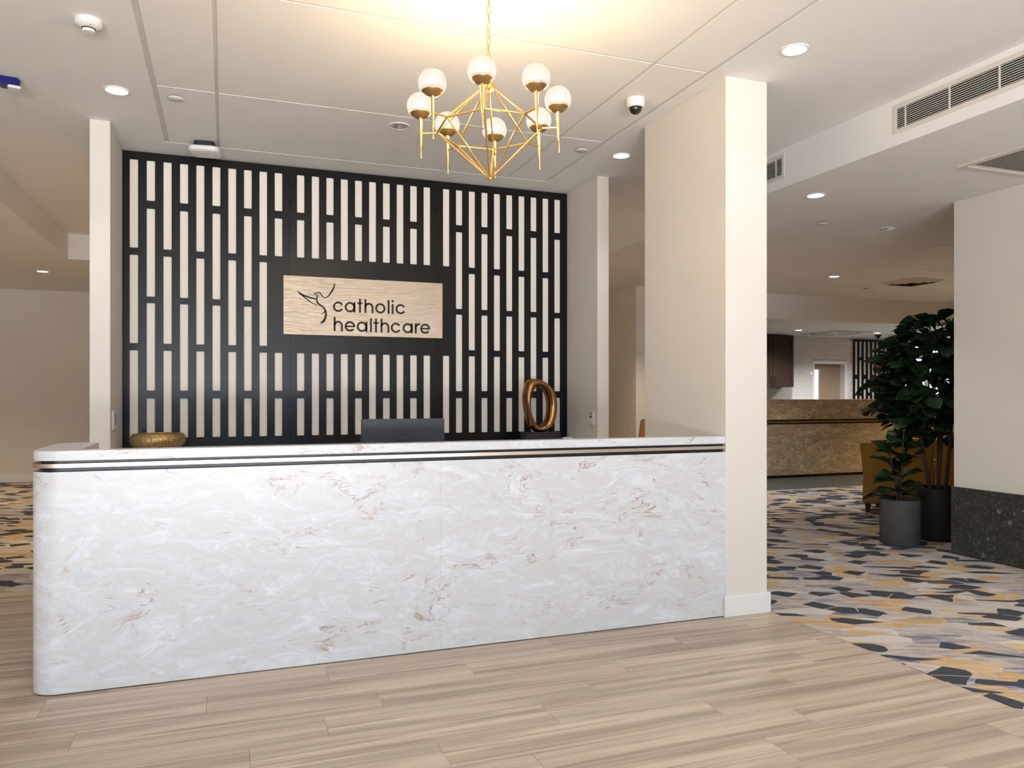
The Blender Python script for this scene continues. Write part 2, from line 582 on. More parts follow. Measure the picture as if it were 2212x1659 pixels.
# ------------------------------------------------------------------ floor
PW, PL = 0.2025, 1.203
fb = MB()
fb.box(-5, 3.185, -4, 0.2755, -0.05, 0)                 # solid boards behind the camera
fb.box(-0.60, 3.185, 4.1225, 6.83, -0.05, 0)            # behind the desk
fb.box(-5, 3.185, 0.2755, 4.1225, -0.05, -0.012)
fb.box(-5, -0.60, 4.1225, 6.15, -0.05, -0.012)
floor = struct('floor', fb, M['wood'], 'pale oak plank floor in front of the reception desk', 'floor')
JO = {-1: -0.743, -2: -0.078, -3: -0.56, -4: 2.79, -5: 2.49, -6: 0.77, -7: 1.08, -8: 1.987}
plank_me = MB().box(0, PL - 0.0012, 0, PW - 0.001, -0.012, 0).mesh('plank')
plank_me.materials.append(M['wood'])
for k in range(-18, 12):
    y0 = 3.92 + PW * k
    xr = 3.185 if k < 1 else -0.60
    xl = -4.0 if k > -6 else -2.6
    y1 = min(y0 + PW, 6.15)
    off = JO.get(k, random.uniform(0, PL))
    n0 = math.floor((xl - off) / PL)
    x = off + n0 * PL
    while x < xr:
        a, b = x, x + PL
        if b > xr or y1 < y0 + PW - 1e-6:
            b = min(b, xr)
            if b - a > 0.01:
                MB().box(a, b - 0.0012, y0, y1 - 0.001, -0.012, 0).build('plank', M['wood'], floor)
        else:
            obj('plank', plank_me, None, floor, (a, y0, 0))
        x += PL
cb = MB()
cb.box(3.185, 17, -4, 8.95, -0.05, 0.001)
cb.box(3.185, 5.78, 8.95, 13.9, -0.05, 0.001)
cb.box(-5, -0.9, 6.15, 13.9, -0.05, 0.001)
cb.box(-0.9, 3.185, 6.97, 13.9, -0.05, 0.001)
struct('floor.001', cb, M['carpet'], 'geometric carpet in mustard, navy and taupe shards', 'carpet')
struct('floor.002', MB().box(5.78, 17, 8.95, 13.9, -0.05, 0.0), M['vinyl'], 'grey speckled vinyl floor strip before the bar', 'floor')

# ------------------------------------------------------------------ ceilings
RX0, RX1, RY0, RY1 = -0.44, 2.745, 1.42, 6.49
cm = MB()
cm.box(-1.785, RX0, -4, 10.6, H, H + 0.15)
cm.box(RX1, 4.13, -4, 10.6, H, H + 0.15)
cm.box(RX0, RX1, -4, RY0, H, H + 0.15)
cm.box(RX0, RX1, RY1, 10.6, H, H + 0.15)
ceil = struct('ceiling', cm, M['ceiling'], 'high white ceiling over the reception desk', 'ceiling')
MB().box(RX0, RX1, RY0, RY1, H + 0.003, H + 0.15).build('recess_backing', M['shadowline'], ceil)
xs = [(RX0 + 0.034, -0.066), (-0.044, 2.348), (2.368, RX1 - 0.026)]
ys = [(RY0 + 0.03, 2.583), (2.597, 3.945), (3.963, 5.312), (5.326, RY1 - 0.02)]
for xa, xb in xs:
    for ya, yb in ys:
        MB().box(xa, xb, ya, yb, H - 0.0003, H + 0.0029).build('ceiling_panel', M['ceiling'], ceil)
lm = MB()
lm.box(-5, -1.785, -4, 13.9, LOW, H + 0.15)
lm.box(-1.785, 4.13, 10.6, 13.9, LOW, H + 0.15)
struct('ceiling.001', lm, M['ceiling'], 'lower white ceiling and bulkhead left of the desk', 'ceiling')
QX0, QX1, QY0, QY1 = 7.33, 12.7, 4.9, 8.95
rm = MB()
rm.box(4.13, QX0, -4, 10.267, LOW, H + 0.15)
rm.box(QX1, 17, -4, 10.267, LOW, H + 0.15)
rm.box(QX0, QX1, -4, QY0, LOW, H + 0.15)
rm.box(QX0, QX1, QY1, 10.267, LOW, H + 0.15)
rm.box(QX0, QX1, QY0, QY1, LOW + 0.008, H + 0.15)
rm.box(4.13, 5.78, 10.267, 13.9, LOW, H + 0.15)
rceil = struct('ceiling.002', rm, M['ceiling'], 'lower white ceiling and bulkhead over the lounge', 'ceiling')
for ya, yb in ((QY0 + 0.01, 6.255), (6.27, 7.60), (7.618, QY1 - 0.012)):
    for xa, xb in ((QX0 + 0.012, 9.99), (10.005, QX1 - 0.01)):
        MB().box(xa, xb, ya, yb, LOW - 0.0005, LOW + 0.0078).build('ceiling_panel', M['ceiling'], rceil)
struct('ceiling.003', MB().box(7.0, 17, 10.267, 13.9, KIT, H + 0.15), M['ceiling'], 'low ceiling over the bar kitchen', 'ceiling')

# ------------------------------------------------------------------ walls
W = M['wall']
struct('wall_back', MB().box(-0.9, 3.203, 6.83, 6.97, 0, H), W, 'wall behind the black slotted screen', 'wall')
struct('wall_left_wing', MB().box(-0.9, -0.77, 6.13, 6.83, 0, H), W, 'narrow white wing wall left of the slotted screen', 'wall', 0.002)
struct('wall_right_wing', MB().box(3.09, 3.203, 6.16, 6.83, 0, H), W, 'narrow white wing wall right of the slotted screen', 'wall', 0.002)
struct('wall_column', MB().box(2.852, 3.157, 3.954, 4.924, 0, H), W, 'tall white pier at the right end of the reception desk', 'wall', 0.003)
wr = struct('wall_right', MB().box(5.80, 6.05, -4, 4.85, 0, LOW), W, 'beige wall with dark stone base beside the lounge', 'wall', 0.002)
yy = 4.862
for j, w in enumerate((0.204, 0.326, 0.326, 0.326, 0.326, 0.326, 0.326)):
    MB().box(5.782, 5.80, yy - w + 0.0015, yy, 0.002, 0.573).build('stone_tile', M['terrazzo'], wr, bevel=0.001, seg=1)
    yy -= w
struct('wall_left', MB().box(-5.15, -5, -4, 13.9, 0, LOW), W, 'side wall left of the camera', 'wall')
struct('wall_far_left', MB().box(-5, 5.78, 13.9, 14.05, 0, LOW), W, 'far beige wall seen left of the desk', 'wall')
struct('wall_passage', MB().box(5.78, 7.0, 10.24, 13.9, 0, LOW), W, 'beige corner wall seen between wing wall and pier', 'wall')
struct('wall_far_right', MB().box(17, 17.15, -4, 13.9, 0, LOW), W, 'end wall of the lounge on the far right', 'wall')
wf = MB()
wf.box(-5, -3.2, -4.15, -4, 0, H); wf.box(2.4, 17, -4.15, -4, 0, H); wf.box(-3.2, 2.4, -4.15, -4, 2.6, H)
struct('wall_front', wf, W, 'entrance wall behind the camera', 'wall')
DX0, DX1, DZ = 11.79, 12.64, 2.03          # kitchen door opening
WX0, WX1, WZ0, WZ1 = 14.25, 16.9, 0.9, 2.5   # lounge window
kw = MB()
kw.box(7.0, DX0, 13.25, 13.45, 0, KIT); kw.box(DX0, DX1, 13.25, 13.45, DZ, KIT); kw.box(DX1, WX0, 13.25, 13.45, 0, KIT)
kw.box(WX0, WX1, 13.25, 13.45, 0, WZ0); kw.box(WX0, WX1, 13.25, 13.45, WZ1, KIT); kw.box(WX1, 17, 13.25, 13.45, 0, KIT)
wk = struct('wall_kitchen', kw, M['grout'], 'white tiled kitchen wall behind the bar', 'wall')
tw, tz = 0.153, 0.078
tile_me = MB().box(-0.0752, 0.0752, -0.008, 0.004, -0.0378, 0.0378).mesh('tile')
tile_me.materials.append(M['tile'])
r = 0
z = KIT - 0.04
while z > 1.2:
    x = 9.95 + (tw / 2 if r % 2 else 0)
    while x < 12.80:
        a, b = x - 0.0752, min(x + 0.0752, 12.835)
        if x < 10.93 and z > 1.53:
            a = max(a, 10.975)
        if z < DZ + 0.09 and b > DX0 - 0.052 and a < DX1 + 0.052:      # cut around the door frame
            if x < (DX0 + DX1) / 2:
                b = min(b, DX0 - 0.052)
            else:
                a = max(a, DX1 + 0.052)
        if b - a > 0.149:
            o = obj('tile', tile_me, None, wk, (x, 13.25, z))
            o.rotation_euler = (random.gauss(0, 0.016), 0, random.gauss(0, 0.016))
        elif b - a > 0.012:
            MB().box(a, b, 13.242, 13.254, z - 0.0378, z + 0.0378).build('tile', M['tile'], wk)
        x += tw
    z -= tz
    r += 1
# far kitchen door
fr = MB()
fr.box(DX0 - 0.05, DX0 + 0.012, 13.235, 13.45, 0, DZ + 0.05); fr.box(DX1 - 0.012, DX1 + 0.05, 13.235, 13.45, 0, DZ + 0.05); fr.box(DX0 + 0.012, DX1 - 0.012, 13.235, 13.45, DZ - 0.012, DZ + 0.05)
door = tag(fr.build('door_1', M['trimwhite']), 'taupe kitchen door with narrow glass panel', 'door', kind='structure')
lf = MB()
lf.box(DX0 + 0.013, DX0 + 0.10, 13.385, 13.43, 0, DZ - 0.013); lf.box(DX0 + 0.28, DX1 - 0.013, 13.385, 13.43, 0, DZ - 0.013)
lf.box(DX0 + 0.10, DX0 + 0.28, 13.385, 13.43, 1.90, DZ - 0.013); lf.box(DX0 + 0.10, DX0 + 0.28, 13.385, 13.43, 0, 0.9)
lf.build('door_leaf', M['doorpaint'], door)
MB().box(DX0 + 0.10, DX0 + 0.28, 13.40, 13.41, 0.9, 1.90).build('glass_panel', M['pane'], door)
# lounge window and entrance glazing
wn = MB()
for xa, xb in ((WX0, WX0 + 0.05), (15.1, 15.16), (16.0, 16.06), (WX1 - 0.05, WX1)):
    wn.box(xa, xb, 13.3, 13.4, WZ0, WZ1)
wn.box(WX0, WX1, 13.3, 13.4, WZ0, WZ0 + 0.05); wn.box(WX0, WX1, 13.3, 13.4, WZ1 - 0.05, WZ1)
w1 = tag(wn.build('window_1', M['darkwood']), 'bright lounge window behind the fig tree', 'window', kind='structure')
for xa, xb in ((WX0 + 0.05, 15.1), (15.16, 16.0), (16.06, WX1 - 0.05)):
    MB().box(xa, xb, 13.34, 13.35, WZ0 + 0.05, WZ1 - 0.05).build('pane', M['pane'], w1)
wn = MB()
for xa in (-3.2, -1.82, -0.43, 0.95, 2.34):
    wn.box(xa, xa + 0.06, -4.1, -4.04, 0, 2.6)
wn.box(-3.2, 2.4, -4.1, -4.04, 2.54, 2.6)
w2 = tag(wn.build('window_2', M['black']), 'glazed entrance front behind the camera', 'window', kind='structure')
for xa in (-3.14, -1.76, -0.37, 1.01):
    MB().box(xa, xa + 1.32, -4.075, -4.065, 0.0, 2.54).build('pane', M['pane'], w2)

# baseboards
bb = MB()
T = 0.017
bb.box(2.852 - T, 3.157 + T, 3.954 - T, 3.954, 0, 0.124)
bb.box(3.157, 3.157 + T, 3.954, 4.924 + T, 0, 0.124)
bb.box(2.852, 3.157, 4.924, 4.924 + T, 0, 0.124)
struct('baseboard_column', bb, M['trimwhite'], 'white skirting around the foot of the pier', 'baseboard', 0.003)
struct('baseboard_left', MB().box(-5, -0.9, 13.882, 13.9, 0, 0.12), M['trimwhite'], 'white skirting along the far left wall', 'baseboard', 0.003)
bb = MB(); bb.box(5.762, 5.78, 10.222, 13.9, 0, 0.12); bb.box(5.78, 7.0, 10.222, 10.24, 0, 0.12)
struct('baseboard_passage', bb, M['trimwhite'], 'white skirting around the passage corner wall', 'baseboard')

# ------------------------------------------------------------------ reception desk
YF, XL = 3.957, -0.825


def arc(cx, cy, r, a0, a1, n=10):
    return [(cx + r * math.cos(math.radians(a0 + (a1 - a0) * k / n)), cy + r * math.sin(math.radians(a0 + (a1 - a0) * k / n))) for k in range(n + 1)]


def desk_outline(inset, xr=2.852, ledge=0.108, ret=0.19, yb=4.63):
    r = 0.115 - inset
    out = [(xr, YF + inset)]
    out += arc(XL + inset + r, YF + inset + r, r, 270, 180)
    out += arc(XL + inset + 0.05, yb - inset - 0.05, 0.05, 180, 90, 6)
    out += [(XL + ret, yb - inset), (XL + ret, YF + ledge), (xr, YF + ledge)]
    return out[::-1]


desk = thing('reception_desk', 'long white swirl-patterned reception desk with rounded left corner', 'desk', (1.0, YF, 0))
def dbuild(mb, name, mat, **k):
    o = mb.build(name, mat, desk, **k)
    o.matrix_parent_inverse = Matrix.Translation((-1.0, -YF, 0))
    return o
dbuild(MB().prism(desk_outline(0.0), 1.053, 1.0975), 'countertop', M['marble'], bevel=0.003, seg=2, smooth=True)
dbuild(MB().prism(desk_outline(0.030), 1.0025, 1.053), 'recess_channel', M['channel'])
strip_o = desk_outline(-0.001, xr=2.851)
dbuild(MB().prism(strip_o, 1.0215, 1.0395), 'metal_strip', M['champagne'], smooth=True)
# wrapped front panels: left piece takes the corner, right piece meets the pier
SEAM = 1.062
left_o = [(SEAM - 0.0003, YF)] + arc(XL + 0.115, YF + 0.115, 0.115, 270, 180) + arc(XL + 0.05, 4.58, 0.05, 180, 90, 6) + \
         [(XL + 0.19, 4.63), (XL + 0.19, YF + 0.02), (SEAM - 0.0003, YF + 0.02)]
dbuild(MB().prism(left_o[::-1], 0.006, 1.0025), 'front_panel', M['marble'], smooth=True)
dbuild(MB().box(SEAM + 0.0003, 2.852, YF, YF + 0.02, 0.006, 1.0025), 'front_panel', M['marble'], smooth=True)
bd = MB(); bd.box(-0.63, 2.85, YF + 0.02, YF + 0.105, 0, 1.0); bd.box(-0.63, 2.85, 4.06, 4.10, 0, 0.70)
dbuild(bd, 'body', M['channel'])
dbuild(MB().box(-0.63, 2.85, YF + 0.106, 4.86, 0.70, 0.735), 'work_surface', M['white'])
for x in (-0.62, 1.06, 2.80):
    dbuild(MB().box(x, x + 0.03, 4.1, 4.84, 0, 0.70), 'support_panel', M['white'])

# ------------------------------------------------------------------ slotted screen
SY = 6.809
ZT = (3.2255, 2.9055, 2.842, 2.5225, 2.4655, 2.1375, 2.086, 1.762, 1.7055, 1.3845, 1.3215, 1.0035)


def slots(kind):
    t0, t1, t2, t3, t4, t5, t6, t7, t8, t9, t10, t11 = ZT
    return {'A': [(t3, t0), (t7, t4), (t11, t8)], 'B': [(t1, t0), (t5, t2), (t9, t6), (t11, t10)],
            'a': [(t3, t0), (t11, t8)], 'b': [(t1, t0), (t3, t2), (t9, t8), (t11, t10)]}[kind]


def rrect(x0, x1, z0, z1, r=0.007):
    p = []
    for cx, cz, a in ((x1 - r, z1 - r, 0), (x0 + r, z1 - r, 90), (x0 + r, z0 + r, 180), (x1 - r, z0 + r, 270)):
        for k in range(4):
            t = math.radians(a + 30 * k)
            p.append((cx + r * math.cos(t), cz + r * math.sin(t)))
    return p


def slotted_panel(x0, x1, z0, z1, holes, thick, yf):
    bm = bmesh.new()
    edges = []

    def loop(pts):
        vs = [bm.verts.new((x, yf, z)) for x, z in pts]
        for i in range(len(vs)):
            edges.append(bm.edges.new((vs[i], vs[(i + 1) % len(vs)])))
    loop([(x0, z0), (x1, z0), (x1, z1), (x0, z1)])
    for h in holes:
        loop(rrect(*h))
    bmesh.ops.triangle_fill(bm, use_beauty=True, use_dissolve=False, edges=edges)
    geo = bmesh.ops.extrude_face_region(bm, geom=bm.faces[:])
    bmesh.ops.translate(bm, verts=[v for v in geo['geom'] if isinstance(v, bmesh.types.BMVert)], vec=(0, thick, 0))
    bmesh.ops.recalc_face_normals(bm, faces=bm.faces)
    me = bpy.data.meshes.new('panel')
    bm.to_mesh(me); bm.free()
    return me


scr = thing('slotted_screen', 'tall black slotted screen panels over a cream backing behind the desk', 'screen', (1.15, SY, 0.93))
inv = Matrix.Translation((-1.15, -SY, -0.93))
P_, SW = 0.12265, 0.0605
cols = [(-0.717 + P_ * k, 'AB'[k % 2]) for k in range(9)] + [(-0.717 + P_ * 9, 'b')]
mids = [(0.5685 + P_ * k, 'ba'[k % 2]) for k in range(10)]
rights = [(1.853, 'a')] + [(1.853 + P_ * k, 'BA'[(k - 1) % 2]) for k in range(1, 10)]
for (a, b), cs in (((-0.769, 0.5085), cols), ((0.5105, 1.792), mids), ((1.794, 3.089), rights)):
    holes = [(x, x + SW - (0.001 if x > 1.8 else 0), z0, z1) for x, k in cs for z0, z1 in slots(k)]
    o = obj('panel', slotted_panel(a, b, 0.93, H - 0.003, holes, 0.009, SY), M['black'], scr)
    o.matrix_parent_inverse = inv
for x in (0.5095, 1.793):
    o = MB().box(x - 0.012, x + 0.012, SY + 0.0092, SY + 0.0098, 0.93, H - 0.003).build('seam_strip', M['dark'], scr)
    o.matrix_parent_inverse = inv
o = MB().box(-0.769, 3.089, SY + 0.010, 6.829, 0.93, H - 0.003).build('backing_panel', M['cream'], scr)
o.matrix_parent_inverse = inv

# ------------------------------------------------------------------ wall sign
sign = thing('wall_sign', 'brushed champagne metal sign with black bird emblem and catholic healthcare lettering', 'sign', (1.148, 6.785, 1.862))
sinv = Matrix.Translation((-1.148, -6.785, -1.862))
o = MB().box(0.455, 1.842, 6.785, 6.7985, 1.862, 2.361).build('plate', M['steel'], sign, bevel=0.001, seg=1); o.matrix_parent_inverse = sinv
for x in (0.62, 1.68):
    for z in (1.96, 2.26):
        o = MB().tube((x, 6.7985, z), (x, SY, z), 0.012).build('standoff', M['black'], sign); o.matrix_parent_inverse = sinv


def ribbon(mb, pts, ws, y0=6.7825, y1=6.7855):
    """flat stroke along pts (x, z) with half-width per point"""
    n = len(pts)
    L, Rr = [], []
    for i in range(n):
        a = Vector(pts[max(i - 1, 0)]); b = Vector(pts[min(i + 1, n - 1)])
        d = (b - a).normalized() if (b - a).length > 0 else Vector((1, 0))
        nn = Vector((-d.y, d.x))
        w = ws if isinstance(ws, (int, float)) else ws[i]
        p = Vector(pts[i])
        L.append(p + nn * w); Rr.append(p - nn * w)
    vs, fs = [], []
    for i in range(n):
        for q in (L[i], Rr[i]):
            vs.append((q.x, y0, q.y)); vs.append((q.x, y1, q.y))
    for i in range(n - 1):
        a, b = 4 * i, 4 * (i + 1)
        fs += [(a, a + 2, b + 2, b), (a + 1, b + 1, b + 3, a + 3), (a, b, b + 1, a + 1), (a + 2, a + 3, b + 3, b + 2)]
    fs += [(0, 1, 3, 2), (4 * n - 4, 4 * n - 2, 4 * n - 1, 4 * n - 3)]
    mb.add(vs, fs)


def carc(cx, cz, r, a0, a1, n=22):
    return [(cx + r * math.cos(math.radians(a0 + (a1 - a0) * k / n)), cz + r * math.sin(math.radians(a0 + (a1 - a0) * k / n))) for k in range(n + 1)]


def glyph(ch, x0, x1, zb):
    mb = MB()
    h = 0.0081
    xh, asc = 0.0905, 0.1215
    r = xh / 2 - h
    cx, cz = (x0 + x1) / 2, zb + xh / 2
    if ch == 'c':
        ribbon(mb, carc(x0 + xh / 2, cz, r, 29, 331), h)
    elif ch == 'o':
        ribbon(mb, carc(cx, cz, r, 0, 360, 30), h)
    elif ch == 'a':
        ribbon(mb, carc(x0 + xh / 2, cz, r, 0, 360, 30), h)
        ribbon(mb, [(x1 - h, zb), (x1 - h, zb + xh)], h)
    elif ch == 'e':
        ribbon(mb, carc(x0 + xh / 2, cz, r, 0, 322, 28), h)
        ribbon(mb, [(x0 + h, cz), (x0 + xh - 0.001, cz)], 0.0062)
    elif ch == 't':
        ribbon(mb, [(cx, zb), (cx, zb + asc)], h)
        ribbon(mb, [(x0, zb + xh - 0.008), (x1, zb + xh - 0.008)], 0.0065)
    elif ch == 'l':
        ribbon(mb, [(cx, zb), (cx, zb + asc)], h)
    elif ch == 'i':
        ribbon(mb, [(cx, zb), (cx, zb + xh - 0.004)], h)
        ribbon(mb, carc(cx, zb + asc - 0.009, 0.0055, 0, 360, 14), 0.0054)
    elif ch == 'h':
        ribbon(mb, [(x0 + h, zb), (x0 + h, zb + asc)], h)
        rr = (x1 - x0) / 2 - h
        ribbon(mb, carc(cx, zb + xh - h - rr, rr, 180, 0, 16) + [(x1 - h, zb)], h)
    elif ch == 'r':
        ribbon(mb, [(x0 + h, zb), (x0 + h, zb + xh)], h)
        rr = (x1 - x0) - h
        ribbon(mb, carc(x1 - 0.004, zb + xh - h - rr + 0.006, rr - 0.004, 180, 80, 10), h)
    o = mb.build('letter', M['letter'], sign)
    o.matrix_parent_inverse = sinv


for ch, a, b in (('c', .866, .955), ('a', .966, 1.058), ('t', 1.075, 1.120), ('h', 1.137, 1.215), ('o', 1.231, 1.321), ('l', 1.342, 1.356), ('i', 1.378, 1.393), ('c', 1.411, 1.503)):
    glyph(ch, a, b, 2.067)
for ch, a, b in (('h', .872, .950), ('e', .966, 1.056), ('a', 1.070, 1.162), ('l', 1.186, 1.201), ('t', 1.215, 1.261), ('h', 1.278, 1.355), ('c', 1.369, 1.461), ('a', 1.475, 1.566), ('r', 1.586, 1.632), ('e', 1.635, 1.727)):
    glyph(ch, a, b, 1.900)
# bird emblem: flowing brush strokes (local drawing units -> sign plane)
bird = MB()


def bs(pts, w):
    def mp(q):
        u, v = q
        return (0.455 + (u - 72) * 0.000655 + (u - 72) ** 2 * 2.2e-8, 2.361 - ((v - 88) - (u - 72) * 0.0475) * 0.000655)
    P3 = [Vector((*mp(p), 0)) for p in pts]
    out, ww = [], []
    n = len(P3)
    for i in range(n - 1):
        p0, p1, p2, p3 = P3[max(i - 1, 0)], P3[i], P3[i + 1], P3[min(i + 2, n - 1)]
        for k in range(5):
            t = k / 5
            q = 0.5 * ((2 * p1) + (p2 - p0) * t + (2 * p0 - 5 * p1 + 4 * p2 - p3) * t * t + (3 * p1 - p0 - 3 * p2 + p3) * t ** 3)
            out.append((q.x, q.y)); ww.append((w[i] * (1 - t) + w[i + 1] * t + 1.6) * 0.000655)
    out.append((P3[-1].x, P3[-1].y)); ww.append(w[-1] * 0.000655)
    ribbon(bird, out, ww)


bs([(240, 287), (290, 330), (345, 358), (400, 378), (472, 396)], [1.5, 6, 8, 8, 8])
bs([(265, 314), (315, 358), (370, 405), (430, 448), (493, 482)], [9, 7, 5, 4, 1.5])
bs([(450, 325), (478, 322), (505, 312), (530, 322), (548, 350), (572, 375), (600, 380), (640, 345), (678, 285), (702, 230), (709, 190)], [2, 3, 5, 6, 5, 4, 4, 6, 9, 7, 1.5])
bs([(450, 326), (480, 338), (492, 358), (484, 395), (490, 432), (512, 465), (545, 488), (575, 515), (594, 555), (600, 600), (590, 650), (568, 690), (528, 716)], [2, 3, 5, 7, 9, 9, 8, 9, 10, 11, 13, 15, 4])
bs([(590, 545), (578, 570), (560, 585), (538, 596)], [5, 5, 3, 1])
ribbon(bird, carc(0.455 + (511 - 72) * 0.00067, 2.361 - ((338 - 88) - 439 * 0.0475) * 0.000655, 0.0018, 0, 360, 10), 0.0018)
o = bird.build('bird_emblem', M['letter'], sign); o.matrix_parent_inverse = sinv

# ------------------------------------------------------------------ back counter and things on it
bc = thing('back_counter', 'low white storage counter under the slotted screen', 'counter', (1.16, 6.55, 0))
MB().box(-1.92, 1.92, -0.22, 0.255, 0.06, 0.90).build('body', M['white'], bc)
MB().box(-1.925, 1.925, -0.24, 0.255, 0.90, 0.93).build('countertop', M['marble'], bc, bevel=0.002, seg=1)
for k in range(4):
    MB().box(-1.91 + k * 0.955, -0.965 + k * 0.955, -0.236, -0.22, 0.08, 0.89).build('door', M['white'], bc)

bowl = thing('bowl', 'antique gold ribbed bowl at the left end of the back counter', 'bowl', (-0.487, 6.49, 0.93))
rb = MB()
prof = [(0.10, 0.0), (0.150, 0.012), (0.185, 0.040), (0.196, 0.070), (0.192, 0.100), (0.178, 0.122), (0.168, 0.122), (0.180, 0.098), (0.184, 0.068), (0.172, 0.042), (0.13, 0.02), (0.001, 0.014)]
nb = 144
vs, fs = [], []
for j, (r_, z_) in enumerate(prof):
    for k in range(nb):
        t = 2 * PI * k / nb
        rr = r_ * (1 + (0.012 if k % 2 else -0.012) * (1 if 0 < j < 11 else 0))
        vs.append((rr * math.cos(t), rr * math.sin(t), z_))
for j in range(len(prof) - 1):
    for k in range(nb):
        fs.append((j * nb + k, j * nb + (k + 1) % nb, (j + 1) * nb + (k + 1) % nb, (j + 1) * nb + k))
fs.append(tuple(range(nb))[::-1])
rb.add(vs, fs)
rb.build('ribbed_shell', M['bowl'], bowl, smooth=True, sharp=60)
MB().lathe([(0.182, 0.1205), (0.1795, 0.125), (0.170, 0.126), (0.167, 0.1205)], 48, closed=True).build('rim', M['bowl'], bowl, smooth=True)

scp = thing('ring_sculpture', 'polished bronze open oval ring sculpture on a black plinth', 'sculpture', (2.69, 6.52, 0.93))
MB().box(-0.168, 0.172, -0.07, 0.07, 0, 0.082).build('plinth', M['plinth'], scp, bevel=0.003, seg=2)
outer = [(530, 108), (470, 125), (432, 190), (412, 280), (407, 380), (416, 480), (438, 600), (470, 700), (505, 770), (560, 808), (630, 815), (700, 808), (760, 775), (795, 715), (828, 610), (845, 480), (836, 370), (800, 270), (735, 185), (640, 125)]
inner = [(575, 205), (545, 225), (515, 280), (492, 350), (482, 420), (486, 500), (498, 570), (520, 640), (548, 690), (580, 722), (615, 735), (650, 722), (680, 690), (705, 640), (724, 560), (730, 470), (722, 385), (702, 310), (665, 245), (615, 208)]


def smp(q):
    return Vector(((q[0] - 630) / 6.144 * 0.00452, 0, 0.082 + (815 - q[1]) / 6.144 * 0.00422))


sm = MB()
N, K = len(outer), 14
vs, fs = [], []
for i in range(N):
    a, b = smp(outer[i]), smp(inner[i])
    c, rad = (a + b) / 2, (a - b) / 2
    twist = 0.25 * math.sin(2 * PI * i / N)
    for k in range(K):
        t = 2 * PI * k / K + twist
        vs.append(c + rad * 1.17 * math.cos(t) + Vector((0, 0.072, 0)) * math.sin(t))
for i in range(N):
    for k in range(K):
        fs.append((i * K + k, i * K + (k + 1) % K, ((i + 1) % N) * K + (k + 1) % K, ((i + 1) % N) * K + k))
sm.add(vs, fs)
ro = sm.build('ring', M['bronze'], scp, smooth=True, sharp=180)
ro.data.shade_smooth()
sub = ro.modifiers.new('smooth', 'SUBSURF'); sub.levels = 2; sub.render_levels = 2
dv = thing('desk_gadget', 'small white box beside the bronze sculpture', 'device', (2.945, 6.50, 0.93))
MB().box(-0.05, 0.05, -0.035, 0.035, 0, 0.028).build('case', M['white'], dv, bevel=0.004)
MB().box(-0.03, 0.03, -0.02, 0.02, 0.028, 0.034).build('button_plate', M['unlit'], dv)

# monitor
mo = thing('computer_monitor', 'dark computer monitor seen from behind above the desk', 'monitor', (1.012, 4.62, 0.735))
MB().box(-0.255, 0.255, 0.0, 0.028, 0.155, 0.470).build('housing', M['monitor'], mo, bevel=0.004)
MB().box(-0.248, 0.248, 0.028, 0.030, 0.165, 0.463).build('display', M['domeglass'], mo)
gr = MB()
for xa, xb, za, zb in ((-0.062, 0.062, 0.390, 0.3915), (-0.062, -0.0605, 0.29, 0.39), (0.0605, 0.062, 0.29, 0.39)):
    gr.box(xa, xb, -0.0012, 0.001, za, zb)
pts = carc(0, 0.335, 0.040, 0, 180, 18)
for p, q in zip(pts[:-1], pts[1:]):
    gr.tube((p[0], -0.0004, p[1]), (q[0], -0.0004, q[1]), 0.0009, n=5)
gr.build('vesa_cover_outline', M['dark'], mo)
MB().tube((0, -0.02, 0.0), (0, -0.02, 0.33), 0.022, n=14).box(-0.035, 0.035, -0.022, 0.004, 0.28, 0.345).build('stand_neck', M['plinth'], mo)
MB().box(-0.12, 0.12, -0.12, 0.10, 0, 0.012).build('stand_base', M['plinth'], mo, bevel=0.003)

# wall switches on the wings
sw = thing('wall_panel', 'white control panel with blue display on left wing wall', 'control panel', (-0.77, 6.31, 1.165))
MB().box(0, 0.012, -0.095, 0.115, -0.07, 0.07).build('plate', M['white'], sw, bevel=0.003)
MB().box(0.012, 0.014, -0.035, 0.065, -0.035, 0.045).build('display', M['screen'], sw)
MB().box(0.012, 0.015, 0.02, 0.10, -0.062, -0.045).build('button', M['unlit'], sw)
sw = thing('call_switch', 'slim white call switch on the right wing wall', 'switch', (3.09, 6.262, 1.139))
MB().box(-0.016, 0, -0.05, 0.05, -0.062, 0.062).build('plate', M['white'], sw, bevel=0.004)
MB().box(-0.018, -0.016, -0.012, 0.012, 0.005, 0.024).build('sensor', M['dark'], sw)
MB().tube((-0.016, 0, -0.018), (-0.020, 0, -0.018), 0.009).build('button', M['trimwhite'], sw)
gm = MB()
for k in range(3):
    gm.box(-0.0175, -0.016, -0.03, 0.03, 0.036 + k * 0.007, 0.039 + k * 0.007)
gm.build('speaker_slots', M['unlit'], sw)

# ------------------------------------------------------------------ chandelier
Fv, Rv = Vector((math.sin(YAW), math.cos(YAW), 0)), Vector((math.cos(YAW), -math.sin(YAW), 0))
CH = Vector((1.157, 3.433, H))
ch = thing('chandelier', 'gold geometric chandelier with eight glowing glass globes above the desk', 'chandelier', CH)
ZC = 2.6247 - H
tx, ty = 0.051, -0.021
basis = Matrix((Rv, Fv, Vector((0, 0, 1))))         # rows
tilt = Matrix(((1, 0, ty), (0, 1, tx), (-ty, -tx, 1)))
T3 = basis.transposed() @ tilt @ basis
q_ = T3.to_quaternion().to_matrix()
TM = Matrix.Translation((0, 0, ZC)) @ q_.to_4x4() @ Matrix.Translation((0, 0, -ZC))
z_ring, z_glob, z_tip, z_apex, z_hub = 2.589 - H, 2.717 - H, 2.457 - H, 2.357 - H, 2.800 - H
r_ring, r_post, phi = 0.2458, 0.3243, math.radians(156.26)


